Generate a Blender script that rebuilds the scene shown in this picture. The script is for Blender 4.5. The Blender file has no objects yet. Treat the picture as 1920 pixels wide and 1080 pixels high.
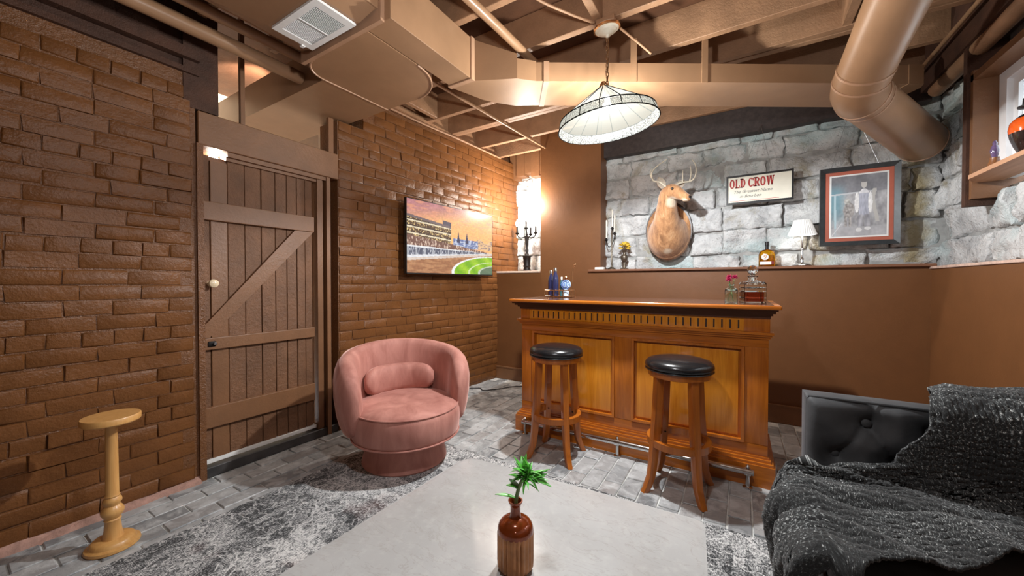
import bpy, bmesh, math, random
from mathutils import Vector, Matrix, noise
from math import sin, cos, pi, radians as R

random.seed(7)
scene = bpy.context.scene
COL = scene.collection

# ---------------------------------------------------------------- camera, world, lights, exposure
F, TH, EYE = 700.0, R(31.55), 1.2
PITCH = math.atan(10.0 / F)
cam = bpy.data.cameras.new('camera')
cam.sensor_width = 36.0
cam.lens = F / 1920 * 36.0
cam.clip_start = 0.02
co = bpy.data.objects.new('camera', cam)
co.location = (0, 0, EYE)
co.rotation_euler = (pi / 2 - PITCH, 0, TH)
COL.objects.link(co)
scene.camera = co

w = bpy.data.worlds.new('daylight')
scene.world = w
w.use_nodes = True
w.node_tree.nodes['Background'].inputs[0].default_value = (0.86, 0.93, 1.0, 1)
w.node_tree.nodes['Background'].inputs[1].default_value = 2.2

vs = scene.view_settings
vs.view_transform = 'Standard'
vs.look = 'None'
vs.gamma = 1
vs.use_curve_mapping = False
vs.exposure = 0.85


def point(name, loc, watts, rad=0.05, color=(1, 1, 1)):
    l = bpy.data.lights.new(name, 'POINT')
    l.energy = watts
    l.shadow_soft_size = rad
    l.color = color
    o = bpy.data.objects.new(name, l)
    o.location = loc
    COL.objects.link(o)
    return o


LAMP_A = (-0.50, 0.74, 2.16)     # bare bulb on the joists above the coffee table
FILL_LAMP = (0.55, -0.95, 2.30)     # fill light added behind the camera, no bulb known there
point('unseen_light', (LAMP_A[0], LAMP_A[1], LAMP_A[2] - 0.10), 24, 0.045, (0.98, 0.985, 1.0))
point('unseen_light', (FILL_LAMP[0], FILL_LAMP[1], FILL_LAMP[2] - 0.10), 3, 0.09, (1.0, 0.97, 0.93))  # added fill light, unseen


# ---------------------------------------------------------------- projection (only to rank pieces by size in view)
_fw = Vector((-sin(TH), cos(TH), 0))
_rt = Vector((cos(TH), sin(TH), 0))


def pix_area(p, a):
    q = Vector(p) - Vector((0, 0, EYE))
    d = q.dot(_fw)
    if d < 0.25:
        return 0.0
    u = 960 + F * q.dot(_rt) / d
    v = 530 - F * q.z / d
    if u < -60 or u > 1980 or v < -60 or v > 1140:
        return 0.0
    return a / (d * d)


# ---------------------------------------------------------------- mesh helpers
def box(bm, x0, x1, y0, y1, z0, z1):
    vs_ = [bm.verts.new((x, y, z)) for z in (z0, z1) for y in (y0, y1) for x in (x0, x1)]
    for f in ((0, 2, 3, 1), (4, 5, 7, 6), (0, 1, 5, 4), (2, 6, 7, 3), (0, 4, 6, 2), (1, 3, 7, 5)):
        bm.faces.new([vs_[i] for i in f])
    return vs_


def bbox(x0, x1, y0, y1, z0, z1, bev=0.0, seg=2):
    bm = bmesh.new()
    box(bm, x0, x1, y0, y1, z0, z1)
    if bev:
        bmesh.ops.bevel(bm, geom=bm.edges[:], offset=bev, segments=seg, profile=0.6, affect='EDGES')
    return bm


def lathe(bm, prof, n=32, c=(0, 0, 0), sx=1.0, sy=1.0, fn=None):
    rings = []
    for r, z in prof:
        if r <= 1e-6:
            rings.append([bm.verts.new((c[0], c[1], c[2] + z))])
        else:
            ring = []
            for i in range(n):
                a = 2 * pi * i / n
                k = r if fn is None else fn(r, z, a)
                ring.append(bm.verts.new((c[0] + k * cos(a) * sx, c[1] + k * sin(a) * sy, c[2] + z)))
            rings.append(ring)
    for A, B in zip(rings, rings[1:]):
        if len(A) == 1 and len(B) == 1:
            continue
        for i in range(n):
            j = (i + 1) % n
            if len(A) == 1:
                bm.faces.new((A[0], B[j], B[i])[::-1])
            elif len(B) == 1:
                bm.faces.new((A[i], A[j], B[0]))
            else:
                bm.faces.new((A[i], A[j], B[j], B[i]))
    if len(rings[0]) > 1:
        bm.faces.new(rings[0][::-1])
    if len(rings[-1]) > 1:
        bm.faces.new(rings[-1])
    return bm


def tube(bm, pts, r, n=10, flat=None, closed=False):
    pts = [Vector(p) for p in pts]
    m = len(pts)
    rad = r if isinstance(r, (list, tuple)) else [r] * m
    prev = None
    rings = []
    for i, p in enumerate(pts):
        if closed:
            t = pts[(i + 1) % m] - pts[i - 1]
        else:
            t = pts[min(i + 1, m - 1)] - pts[max(i - 1, 0)]
        t.normalize()
        if prev is None:
            up = Vector((0, 0, 1)) if abs(t.z) < 0.95 else Vector((1, 0, 0))
            a = t.cross(up).normalized()
        else:
            a = (prev - t * prev.dot(t)).normalized()
        b = t.cross(a)
        prev = a
        fa, fb = (1, 1) if flat is None else flat
        rings.append([bm.verts.new(p + a * (rad[i] * fa * cos(2 * pi * k / n)) + b * (rad[i] * fb * sin(2 * pi * k / n)))
                      for k in range(n)])
    pairs = list(zip(rings, rings[1:]))
    if closed:
        pairs.append((rings[-1], rings[0]))
    for A, B in pairs:
        for k in range(n):
            j = (k + 1) % n
            bm.faces.new((A[k], A[j], B[j], B[k]))
    if not closed:
        bm.faces.new(rings[0][::-1])
        bm.faces.new(rings[-1])
    return bm


def prism(bm, pts, z0, z1):
    lo = [bm.verts.new((x, y, z0)) for x, y in pts]
    hi = [bm.verts.new((x, y, z1)) for x, y in pts]
    n = len(pts)
    bm.faces.new(lo[::-1])
    bm.faces.new(hi)
    for i in range(n):
        j = (i + 1) % n
        bm.faces.new((lo[i], lo[j], hi[j], hi[i]))
    return bm


def hull8(bm, lo, hi):
    """solid between two quads given as lists of 4 points"""
    a = [bm.verts.new(p) for p in lo]
    b = [bm.verts.new(p) for p in hi]
    bm.faces.new(a[::-1])
    bm.faces.new(b)
    for i in range(4):
        j = (i + 1) % 4
        bm.faces.new((a[i], a[j], b[j], b[i]))
    return bm


def smooth_path(pts, k=6):
    P = [Vector(p) for p in pts]
    out = []
    for i in range(len(P) - 1):
        p0, p1, p2, p3 = P[max(i - 1, 0)], P[i], P[i + 1], P[min(i + 2, len(P) - 1)]
        for j in range(k):
            t = j / k
            out.append(0.5 * ((2 * p1) + (p2 - p0) * t + (2 * p0 - 5 * p1 + 4 * p2 - p3) * t * t + (3 * p1 - p0 - 3 * p2 + p3) * t ** 3))
    out.append(P[-1])
    return out


def mesh_of(name, bm, m, smooth=True, ang=38):
    bmesh.ops.recalc_face_normals(bm, faces=bm.faces[:])
    me = bpy.data.meshes.new(name)
    bm.to_mesh(me)
    bm.free()
    if smooth:
        me.polygons.foreach_set('use_smooth', [True] * len(me.polygons))
        me.set_sharp_from_angle(angle=R(ang))
    if m is not None:
        me.materials.append(m)
    return me


def obj(name, bm, m, parent=None, smooth=True, ang=38, loc=None, rz=None):
    me = bm if isinstance(bm, bpy.types.Mesh) else mesh_of(name, bm, m, smooth, ang)
    o = bpy.data.objects.new(name, me)
    COL.objects.link(o)
    if parent is not None:
        o.parent = parent
    if loc is not None:
        o.location = loc
    if rz is not None:
        o.rotation_euler = (0, 0, rz)
    return o


def tag(o, label, cat, group=None, kind=None):
    if label:
        o['label'] = label
    if cat:
        o['category'] = cat
    if group:
        o['group'] = group
    if kind:
        o['kind'] = kind
    return o


def thing(name, label, cat, loc=(0, 0, 0), rz=0.0, group=None, rot=None):
    o = bpy.data.objects.new(name, None)
    o.empty_display_size = 0.05
    COL.objects.link(o)
    o.location = loc
    o.rotation_euler = rot if rot else (0, 0, rz)
    return tag(o, label, cat, group)


def struct(name, bm, m, label, cat, smooth=False):
    o = obj(name, bm, m, None, smooth)
    return tag(o, label, cat, None, 'structure')


# ---------------------------------------------------------------- materials
def srgb(r, g, b):
    f = lambda c: (c / 255 / 12.92) if c <= 10 else (((c / 255) + 0.055) / 1.055) ** 2.4
    return (f(r), f(g), f(b), 1)


class NT:
    def __init__(self, name):
        self.m = bpy.data.materials.new(name)
        self.m.use_nodes = True
        self.t = self.m.node_tree
        self.b = self.t.nodes['Principled BSDF']
        self._co = None

    def n(self, typ, ins=None, **kw):
        nd = self.t.nodes.new(typ)
        for k, v in kw.items():
            setattr(nd, k, v)
        for k, v in (ins or {}).items():
            self.put(nd, k, v)
        return nd

    def put(self, nd, k, v):
        s = nd.inputs[k]
        if hasattr(v, 'is_linked') or isinstance(v, bpy.types.NodeSocket):
            self.t.links.new(v, s)
        else:
            s.default_value = v

    def co(self, which='Object'):
        if self._co is None:
            self._co = self.n('ShaderNodeTexCoord')
        return self._co.outputs[which]

    def world(self):
        return self.n('ShaderNodeNewGeometry').outputs['Position']

    def mapv(self, v, scale=(1, 1, 1), rot=(0, 0, 0), loc=(0, 0, 0)):
        return self.n('ShaderNodeMapping', {'Vector': v, 'Scale': scale, 'Rotation': rot, 'Location': loc}).outputs[0]

    def noise(self, v, scale, detail=4, rough=0.55, dist=0.0):
        return self.n('ShaderNodeTexNoise', {'Vector': v, 'Scale': scale, 'Detail': detail, 'Roughness': rough, 'Distortion': dist}).outputs['Fac']

    def ramp(self, fac, stops, interp='LINEAR'):
        r = self.n('ShaderNodeValToRGB', {'Fac': fac})
        r.color_ramp.interpolation = interp
        el = r.color_ramp.elements
        while len(el) < len(stops):
            el.new(0.5)
        for e, (p, c) in zip(el, stops):
            e.position = p
            e.color = c
        return r.outputs['Color']

    def mix(self, fac, a, b, mode='MIX'):
        nd = self.n('ShaderNodeMix', data_type='RGBA', blend_type=mode)
        for k, v in (('Factor', fac), ('A', a), ('B', b)):
            sock = [s for s in nd.inputs if s.name == k and (s.type == ('VALUE' if k == 'Factor' else 'RGBA'))][0]
            if isinstance(v, bpy.types.NodeSocket):
                self.t.links.new(v, sock)
            else:
                sock.default_value = v
        return [s for s in nd.outputs if s.type == 'RGBA'][0]

    def math(self, op, a, b=0.0, c=None):
        nd = self.n('ShaderNodeMath', operation=op)
        self.put(nd, 0, a)
        self.put(nd, 1, b)
        if c is not None:
            self.put(nd, 2, c)
        return nd.outputs[0]

    def bump(self, h, strength=0.3, dist=0.01, prev=None):
        ins = {'Height': h, 'Strength': strength, 'Distance': dist}
        if prev is not None:
            ins['Normal'] = prev
        o = self.n('ShaderNodeBump', ins).outputs[0]
        self.put(self.b, 'Normal', o)
        return o

    def set(self, **kw):
        names = {'color': 'Base Color', 'rough': 'Roughness', 'metal': 'Metallic', 'spec': 'Specular IOR Level',
                 'trans': 'Transmission Weight', 'ior': 'IOR', 'sheen': 'Sheen Weight', 'coat': 'Coat Weight',
                 'emit': 'Emission Color', 'estr': 'Emission Strength', 'sheenr': 'Sheen Roughness', 'coatr': 'Coat Roughness',
                 'sheent': 'Sheen Tint', 'sub': 'Subsurface Weight'}
        for k, v in kw.items():
            self.put(self.b, names[k], v)
        return self


def plain(name, c, rough=0.5, metal=0.0, var=0.12, scale=30, bump=0.0, bscale=120, **kw):
    t = NT(name)
    lo = tuple(x * (1 - var) for x in c[:3]) + (1,)
    hi = tuple(min(1, x * (1 + var)) for x in c[:3]) + (1,)
    t.set(color=t.ramp(t.noise(t.co(), scale), [(0.3, lo), (0.7, hi)]), rough=rough, metal=metal, **kw)
    if bump:
        t.bump(t.noise(t.co(), bscale, 3), bump, 0.004)
    return t.m


BROWN = srgb(112, 71, 38)


def brown_paint(name, c=BROWN, rough=0.42, bstr=0.25, bscale=28, var=0.10, fine=160, spec=0.5):
    t = NT(name)
    v = t.world()
    lo = tuple(x * (1 - var) for x in c[:3]) + (1,)
    hi = tuple(x * (1 + var) for x in c[:3]) + (1,)
    t.set(color=t.ramp(t.noise(v, 7, 5), [(0.32, lo), (0.68, hi)]), rough=rough, spec=spec)
    h = t.math('ADD', t.noise(v, bscale, 5, 0.6), t.math('MULTIPLY', t.noise(v, fine, 3), 0.35))
    t.bump(h, bstr, 0.012)
    return t.m


M = {}
M['brick'] = brown_paint('painted_brick', rough=0.38, bstr=0.5, bscale=22, fine=80, spec=0.24)
M['brickfar'] = M['brick']
M['mortar'] = brown_paint('painted_mortar', rough=0.34, bstr=0.7, bscale=45)
M['wallpaint'] = brown_paint('painted_plaster', rough=0.5, bstr=0.10, bscale=14, var=0.05)
M['ductpaint'] = brown_paint('painted_sheet_metal', c=srgb(156, 120, 90), rough=0.36, bstr=0.05, bscale=5, var=0.06)
M['seam'] = brown_paint('seam_highlight_paint', c=srgb(176, 138, 110), rough=0.4, bstr=0.1)  # paler than the ducts: seam highlights put into the colour
M['woodpaint'] = brown_paint('painted_wood', c=srgb(124, 86, 57), rough=0.45, bstr=0.18, bscale=60)
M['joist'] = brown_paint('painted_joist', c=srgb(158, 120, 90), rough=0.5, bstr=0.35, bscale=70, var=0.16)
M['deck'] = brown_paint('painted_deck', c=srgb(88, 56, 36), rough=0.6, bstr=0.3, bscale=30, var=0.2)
M['timber_shade'] = brown_paint('dark_timber_and_shade', c=srgb(70, 42, 27), rough=0.7, bstr=0.5, bscale=20, var=0.3)  # dark timber colour; also stands for shade above the brick and beside the window
M['darkiron'] = plain('dark_iron', srgb(34, 31, 30), 0.45, 0.7)
M['black'] = plain('black_paint', srgb(22, 22, 24), 0.4)
M['chrome'] = plain('chrome', srgb(205, 205, 205), 0.16, 1.0, 0.03)
M['steel'] = plain('brushed_steel', srgb(150, 150, 152), 0.3, 1.0, 0.05)
M['gold'] = plain('gold_wire', srgb(222, 176, 130), 0.25, 1.0, 0.05)
M['white'] = plain('white_enamel', srgb(232, 232, 230), 0.35, var=0.03)
M['vinyl'] = plain('white_vinyl', srgb(238, 240, 242), 0.35, var=0.02)
M['pewter'] = plain('old_pewter', srgb(120, 112, 100), 0.35, 0.8, 0.25)
M['candle'] = plain('ivory_wax', srgb(232, 226, 212), 0.5, var=0.04)
M['knob'] = plain('ivory_porcelain', srgb(226, 205, 170), 0.2, var=0.05)
M['green'] = plain('leaf_green', srgb(74, 158, 50), 0.35, var=0.35, scale=40)
M['palegreen'] = plain('pale_leaf', srgb(158, 178, 160), 0.45, var=0.2, scale=60)
M['stem'] = plain('grey_green_stem', srgb(120, 150, 100), 0.5, var=0.2)
M['magenta'] = plain('magenta_petal', srgb(176, 18, 84), 0.5, var=0.3, scale=60)
M['yellow'] = plain('yellow_petal', srgb(208, 176, 60), 0.6, var=0.35, scale=60)


def wood(name, c1, c2, rough=0.3, scale=(30, 30, 2.2), coat=0.3, var=0.5):
    t = NT(name)
    v = t.mapv(t.co(), scale)
    g = t.noise(v, 1.0, 6, 0.6, 1.2)
    g2 = t.noise(t.co(), 5, 3)
    c = t.mix(t.math('MULTIPLY', g2, 0.5), t.ramp(g, [(0.25, c1), (0.75, c2)]), c1)
    t.set(color=c, rough=rough, coat=coat, coatr=0.15)
    t.bump(g, 0.06, 0.003)
    return t.m


M['bar'] = wood('mahogany_lacquer', srgb(146, 76, 18), srgb(208, 122, 36), 0.26)
M['barpanel'] = wood('mahogany_panel', srgb(198, 114, 22), srgb(240, 164, 50), 0.24)
M['barx'] = wood('mahogany_rail_wood', srgb(146, 76, 18), srgb(208, 122, 36), 0.28, (2.2, 30, 30))
M['bardark'] = wood('mahogany_top', srgb(74, 46, 36), srgb(104, 70, 56), 0.16, (2.2, 30, 30), 0.6)
M['stool'] = wood('oak_stain', srgb(146, 76, 20), srgb(200, 116, 38), 0.33)
M['stoolx'] = M['stool']
M['maple'] = wood('golden_maple', srgb(196, 140, 76), srgb(226, 178, 112), 0.4, (40, 40, 4), 0.15)
M['shelfwood'] = wood('pale_shelf_wood', srgb(176, 128, 96), srgb(210, 164, 130), 0.5, (30, 2, 30), 0.0)
M['ledge'] = wood('ledge_board', srgb(104, 66, 44), srgb(150, 104, 78), 0.5, (2, 30, 30), 0.0)
M['slot'] = plain('dark_slot', srgb(44, 22, 10), 0.5)

t = NT('black_leather')
t.set(color=srgb(26, 27, 29), rough=0.24, coat=0.25)
t.bump(t.noise(t.co(), 220, 3), 0.08, 0.002)
M['leather'] = t.m

t = NT('pink_velvet')
g = t.noise(t.mapv(t.co(), (1, 1, 0.35)), 9, 5, 0.6, 0.6)
lw = t.n('ShaderNodeLayerWeight', {'Blend': 0.35}).outputs['Facing']
c = t.ramp(g, [(0.3, srgb(156, 98, 86)), (0.7, srgb(194, 136, 122))])
t.set(color=c, rough=0.75, sheen=0.9, sheenr=0.35, sheent=srgb(250, 205, 195))
t.bump(t.math('ADD', t.noise(t.co(), 300, 2), t.noise(t.co(), 18, 3)), 0.12, 0.004)
M['velvet'] = t.m

t = NT('grey_velvet')
g = t.noise(t.co(), 10, 5, 0.6, 0.6)
t.set(color=t.ramp(g, [(0.3, srgb(44, 45, 47)), (0.7, srgb(64, 65, 67))]), rough=0.7, sheen=0.7, sheenr=0.3, sheent=srgb(190, 190, 195))
t.bump(t.noise(t.co(), 300, 2), 0.1, 0.002)
M['sofa'] = t.m

t = NT('heather_knit')
v = t.n('ShaderNodeUVMap').outputs[0]
sp = t.noise(t.mapv(v, (300, 190, 1)), 1.0, 3, 0.75)
big = t.noise(v, 6, 3)
f = t.math('ADD', sp, t.math('MULTIPLY', t.math('SUBTRACT', big, 0.5), 0.25))
c = t.ramp(f, [(0.45, srgb(10, 11, 12)), (0.54, srgb(30, 32, 33)), (0.61, srgb(96, 100, 100)), (0.70, srgb(206, 208, 206))])
t.set(color=c, rough=0.9, sheen=0.15)
t.bump(sp, 0.8, 0.004)
M['knit'] = t.m

t = NT('pale_marble')
v = t.co()
vein = t.noise(t.mapv(v, (1.2, 3.0, 1), (0, 0, 0.5)), 3.0, 8, 0.62, 1.4)
cl = t.noise(v, 2.2, 5)
c = t.ramp(cl, [(0.3, srgb(158, 157, 155)), (0.7, srgb(178, 178, 177))])
ln = t.math('ABSOLUTE', t.math('SUBTRACT', vein, 0.5))
c = t.mix(t.ramp(ln, [(0.0, (0.35, 0.35, 0.35, 1)), (0.012, (0, 0, 0, 1))]), c, srgb(140, 134, 126))
mott = t.noise(v, 26, 5, 0.7)
c = t.mix(t.ramp(mott, [(0.5, (0, 0, 0, 1)), (0.8, (0.35, 0.35, 0.35, 1))]), c, srgb(196, 195, 192))
t.set(color=c, rough=0.22)
t.bump(t.noise(v, 60, 4), 0.03, 0.002)
M['marble'] = t.m

t = NT('slate_paver')
rnd = t.n('ShaderNodeObjectInfo').outputs['Random']
isl = t.n('ShaderNodeNewGeometry').outputs['Random Per Island']
rr = t.math('FRACT', t.math('ADD', rnd, isl))
c = t.ramp(rr, [(0.0, srgb(116, 119, 121)), (0.35, srgb(148, 150, 151)), (0.7, srgb(172, 173, 173)), (1.0, srgb(140, 136, 134))])
wv = t.world()
sm = t.noise(wv, 9, 6, 0.65, 0.8)
c = t.mix(t.ramp(sm, [(0.46, (0, 0, 0, 1)), (0.68, (0.75, 0.75, 0.75, 1))]), c, srgb(212, 214, 214))
dk = t.noise(wv, 22, 5, 0.7)
c = t.mix(t.ramp(dk, [(0.56, (0, 0, 0, 1)), (0.75, (0.6, 0.6, 0.6, 1))]), c, srgb(52, 52, 52))
t.set(color=c, rough=t.n('ShaderNodeMapRange', {'Value': sm, 'To Min': 0.22, 'To Max': 0.5}).outputs[0])
t.bump(t.math('ADD', t.noise(wv, 30, 5), t.noise(wv, 130, 3)), 0.22, 0.006)
M['paver'] = t.m
M['grout'] = plain('pale_grout', srgb(206, 206, 202), 0.85, var=0.25, scale=14)

# stone: white-washed limestone with olive and mint stains that have shapes of their own
t = NT('whitewashed_stone')
wv = t.world()
b1 = t.noise(wv, 5, 7, 0.65, 0.6)
c = t.ramp(b1, [(0.28, srgb(162, 163, 165)), (0.5, srgb(208, 209, 209)), (0.72, srgb(232, 233, 233))])
sp = t.noise(wv, 34, 6, 0.72)
c = t.mix(t.ramp(sp, [(0.56, (0, 0, 0, 1)), (0.70, (0.7, 0.7, 0.7, 1))]), c, srgb(84, 82, 80))
ol = t.noise(t.mapv(wv, (1.6, 1.6, 1.1), (0, 0, 0), (3.1, 0.4, 1.7)), 1.7, 6, 0.66, 0.7)
c = t.mix(t.ramp(ol, [(0.55, (0, 0, 0, 1)), (0.68, (0.75, 0.75, 0.75, 1))]), c, srgb(146, 130, 86))
mi = t.noise(t.mapv(wv, (1, 1, 1), (0, 0, 0), (7.3, 2.4, 5.7)), 2.0, 4, 0.55, 0.3)
c = t.mix(t.ramp(mi, [(0.52, (0, 0, 0, 1)), (0.68, (0.6, 0.6, 0.6, 1))]), c, srgb(176, 206, 208))
sxw = t.n('ShaderNodeSeparateXYZ', {0: wv})
dx_ = t.math('ABSOLUTE', t.math('SUBTRACT', sxw.outputs[0], 1.14))
band = t.math('SUBTRACT', t.math('ADD', 0.62, t.math('MULTIPLY', t.noise(wv, 6, 6, 0.7), 0.9)), t.math('MULTIPLY', dx_, 4.5))
c = t.mix(t.ramp(band, [(0.62, (0, 0, 0, 1)), (1.0, (0.8, 0.8, 0.8, 1))]), c, srgb(150, 132, 82))
t.set(color=c, rough=0.75)
t.bump(t.math('ADD', t.noise(wv, 20, 7, 0.65), t.math('MULTIPLY', t.noise(wv, 90, 4), 0.4)), 0.85, 0.025)
M['stone'] = t.m
M['stonejoint'] = plain('grey_lime_mortar', srgb(160, 160, 158), 0.9, var=0.25, scale=16, bump=0.6, bscale=50)

# rug
t = NT('distressed_rug')
v = t.co()
sx = t.n('ShaderNodeSeparateXYZ', {0: v})
px = t.math('PINGPONG', sx.outputs[0], 0.34)
py = t.math('PINGPONG', sx.outputs[1], 0.46)
mv = t.n('ShaderNodeCombineXYZ', {0: px, 1: py, 2: 0.0}).outputs[0]
wr = t.n('ShaderNodeTexNoise', {'Vector': mv, 'Scale': 9.0, 'Detail': 2.0}).outputs['Color']
mv2 = t.n('ShaderNodeVectorMath', {0: mv, 1: t.n('ShaderNodeVectorMath', {0: wr, 'Scale': 0.10}, operation='SCALE').outputs[0]}, operation='ADD').outputs[0]
n1_ = t.noise(mv2, 7.0, 2, 0.5, 0.6)
n2_ = t.noise(mv2, 19.0, 2, 0.5, 0.8)
l1 = t.ramp(t.math('ABSOLUTE', t.math('SUBTRACT', n1_, 0.5)), [(0.012, (1, 1, 1, 1)), (0.035, (0, 0, 0, 1))])
l2 = t.ramp(t.math('ABSOLUTE', t.math('SUBTRACT', n2_, 0.5)), [(0.02, (0.7, 0.7, 0.7, 1)), (0.06, (0, 0, 0, 1))])
fill = t.ramp(n2_, [(0.52, (0, 0, 0, 1)), (0.56, (0.45, 0.45, 0.45, 1))])
orn = t.math('MAXIMUM', t.math('MAXIMUM', l1, l2), fill)
wear = t.noise(v, 2.4, 4, 0.6, 0.4)
spk = t.noise(t.mapv(v, (150, 70, 1)), 1.0, 5, 0.8)
thr = t.noise(t.mapv(v, (420, 46, 1)), 1.0, 3, 0.7)
thr2 = t.noise(t.mapv(v, (60, 300, 1)), 1.0, 3, 0.7)
f = t.math('ADD', t.math('MULTIPLY', orn, 0.20), t.math('MULTIPLY', wear, 0.55))
f = t.math('ADD', f, t.math('MULTIPLY', t.math('SUBTRACT', spk, 0.5), 1.3))
f = t.math('ADD', f, t.math('MULTIPLY', t.math('SUBTRACT', t.math('ADD', thr, thr2), 1.0), 0.7))
c = t.ramp(f, [(0.18, srgb(24, 26, 28)), (0.29, srgb(82, 85, 87)), (0.40, srgb(154, 154, 154)), (0.54, srgb(226, 225, 223))])
pk = t.noise(v, 2.6, 3)
c = t.mix(t.ramp(pk, [(0.60, (0, 0, 0, 1)), (0.72, (0.25, 0.25, 0.25, 1))]), c, srgb(150, 104, 96))
t.set(color=c, rough=0.95, sheen=0.1)
t.bump(t.math('ADD', thr, thr2), 0.5, 0.004)
M['rug'] = t.m


def glass(name, c, rough=0.02, ior=1.45):
    t = NT(name)
    t.set(color=c, rough=rough, trans=1.0, ior=ior)
    return t.m


M['glass'] = glass('clear_glass', (0.97, 0.99, 0.98, 1))
M['greenglass'] = glass('pale_green_glass', (0.86, 0.97, 0.92, 1))
M['amber'] = glass('amber_whiskey', srgb(236, 160, 24), 0.05, 1.36)
M['redwhiskey'] = glass('red_brown_whiskey', srgb(178, 62, 30), 0.05, 1.36)
M['navyglass'] = plain('navy_glass', srgb(40, 42, 74), 0.12, var=0.1, coat=0.6)
M['copperglaze'] = plain('copper_glaze', srgb(128, 56, 22), 0.12, 0.35, 0.4, 18, coat=0.5)
M['coppermatte'] = plain('rubbed_copper', srgb(166, 112, 70), 0.3, 0.45, 0.25, 24)


def emis(name, c, s, base=(0.8, 0.8, 0.8, 1)):
    t = NT(name)
    t.set(color=base, emit=c, estr=s, rough=0.4)
    return t.m


M['bulb'] = emis('lit_bulb', (1, 0.97, 0.92, 1), 22)
M['flamebulb'] = emis('lit_candle_bulb', (1, 0.96, 0.9, 1), 30)


def vcol(name, emitstr=0.0, rough=0.4):
    t = NT(name)
    a = t.n('ShaderNodeVertexColor', layer_name='print').outputs['Color']
    if emitstr:
        t.set(color=(0.02, 0.02, 0.02, 1), emit=a, estr=emitstr, rough=0.25)
    else:
        t.set(color=a, rough=rough)
    return t.m


def print_grid(name, nx, ny, W, H, fn, mat, parent):
    """flat printed sheet in local XZ, facing -Y, coloured per vertex"""
    verts, faces, cols = [], [], []
    for j in range(ny + 1):
        for i in range(nx + 1):
            a, b = i / nx, j / ny
            verts.append(((a - 0.5) * W, 0, (b - 0.5) * H))
            cols.append(srgb(*fn(a, b)))
    for j in range(ny):
        for i in range(nx):
            k = j * (nx + 1) + i
            faces.append((k, k + 1, k + nx + 2, k + nx + 1))
    me = bpy.data.meshes.new(name)
    me.from_pydata(verts, [], faces)
    ca = me.color_attributes.new('print', 'FLOAT_COLOR', 'POINT')
    ca.data.foreach_set('color', [x for c in cols for x in c])
    me.materials.append(mat)
    return obj(name, me, None, parent)


def lerp(a, b, t_):
    return tuple(x + (y - x) * t_ for x, y in zip(a, b))


def sstep(a, b, x):
    k = min(1, max(0, (x - a) / (b - a)))
    return k * k * (3 - 2 * k)


def nz(x, y, s=1.0, o=0.0):
    return noise.noise(Vector((x * s + o, y * s - o, o * 0.7)))


# ================================================================ STRUCTURE
XL, YB, XR = -2.76, 3.92, 1.18        # left brick face, back dwarf wall face, right dwarf wall face
YS, XS = 4.10, 1.27                   # back and right stone faces
ZJ, ZD = 2.79, 3.02                   # joist undersides, deck
YREAR = -2.0


def xw(y):                            # far brick section runs slightly into the room
    return XL + max(0.0, y - 1.83) * 0.064


# ---- floor with pavers
bm = bmesh.new()
box(bm, -2.95, 1.45, YREAR, 4.6, -0.12, -0.004)
floor = struct('floor', bm, M['grout'], 'grey brick-paved basement floor with pale grout', 'floor')


def paver_mesh(k):
    rr = random.Random(k)
    bm = bbox(-0.0505, 0.0505, -0.107, 0.107, -0.03, 0.004, 0.0035, 1)
    for v_ in bm.verts:
        if v_.co.z > 0:
            v_.co.z += rr.uniform(-0.0012, 0.0012)
        v_.co.x += rr.uniform(-0.0012, 0.0012)
        v_.co.y += rr.uniform(-0.0015, 0.0015)
    return mesh_of('paver', bm, M['paver'], True, 30)


pm = [paver_mesh(k) for k in range(5)]
cands = []
RUG = (-2.27, 1.02, -0.95, 2.065)
for i in range(-26, 13):
    x = 0.0 + 0.003 + i * 0.1085
    off = (i % 2) * 0.111 + ((i * 37) % 5 - 2) * 0.004
    for j in range(-10, 20):
        y = 0.10 + off + j * 0.222
        if not (-2.72 < x < 1.14 and YREAR + 0.15 < y < YB - 0.06):
            continue
        if RUG[0] + 0.06 < x < RUG[1] - 0.06 and RUG[2] + 0.12 < y < RUG[3] - 0.12:
            continue
        if -1.54 < x < 0.09 and 2.75 < y < 3.05:
            continue
        # things in front: behind the sofa and the bar nothing shows
        a = pix_area((x, y, 0), 1.0)
        if x > 0.45 and y < 3.0:
            a *= 0.01
        cands.append((a, x, y))
cands.sort(reverse=True)
for k, (a, x, y) in enumerate(cands[:300]):
    o = obj('paver', pm[random.randrange(5)], None, floor, loc=(x, y, random.uniform(-0.0015, 0.0015)))
    o.rotation_euler = (random.uniform(-.006, .006), random.uniform(-.006, .006), random.uniform(-.012, .012) + (pi if random.random() < .5 else 0))
bm = bmesh.new()
for a, x, y in cands[300:]:
    box(bm, x - 0.0505, x + 0.0505, y - 0.107, y + 0.107, -0.03, 0.003)
o = obj('paver_remainder', bm, M['paver'], floor, False)
o['kind'] = 'stuff'


# ---- brick walls
def brick_mesh(k, L, h=0.0705, dep=0.05):
    """slumped painted brick: local y = length, x = out of the wall"""
    rr = random.Random(100 + k)
    bm = bbox(-dep, 0.0, -L / 2, L / 2, -h / 2, h / 2, 0.0)
    es = [e for e in bm.edges if all(v_.co.x > -0.001 for v_ in e.verts)]
    bmesh.ops.bevel(bm, geom=es, offset=0.0075, segments=2, profile=0.6, affect='EDGES')
    for v_ in bm.verts:
        if v_.co.x > -0.03:
            v_.co += Vector((rr.uniform(-.0022, .0022), rr.uniform(-.004, .004), rr.uniform(-.0025, .0025)))
    return mesh_of('brick', bm, M['brick'], True, 50)


FULL = [brick_mesh(k, 0.2190) for k in range(7)]
HALF = [brick_mesh(20 + k, 0.1090) for k in range(4)]
THREE = [brick_mesh(30 + k, 0.1620) for k in range(4)]


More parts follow.
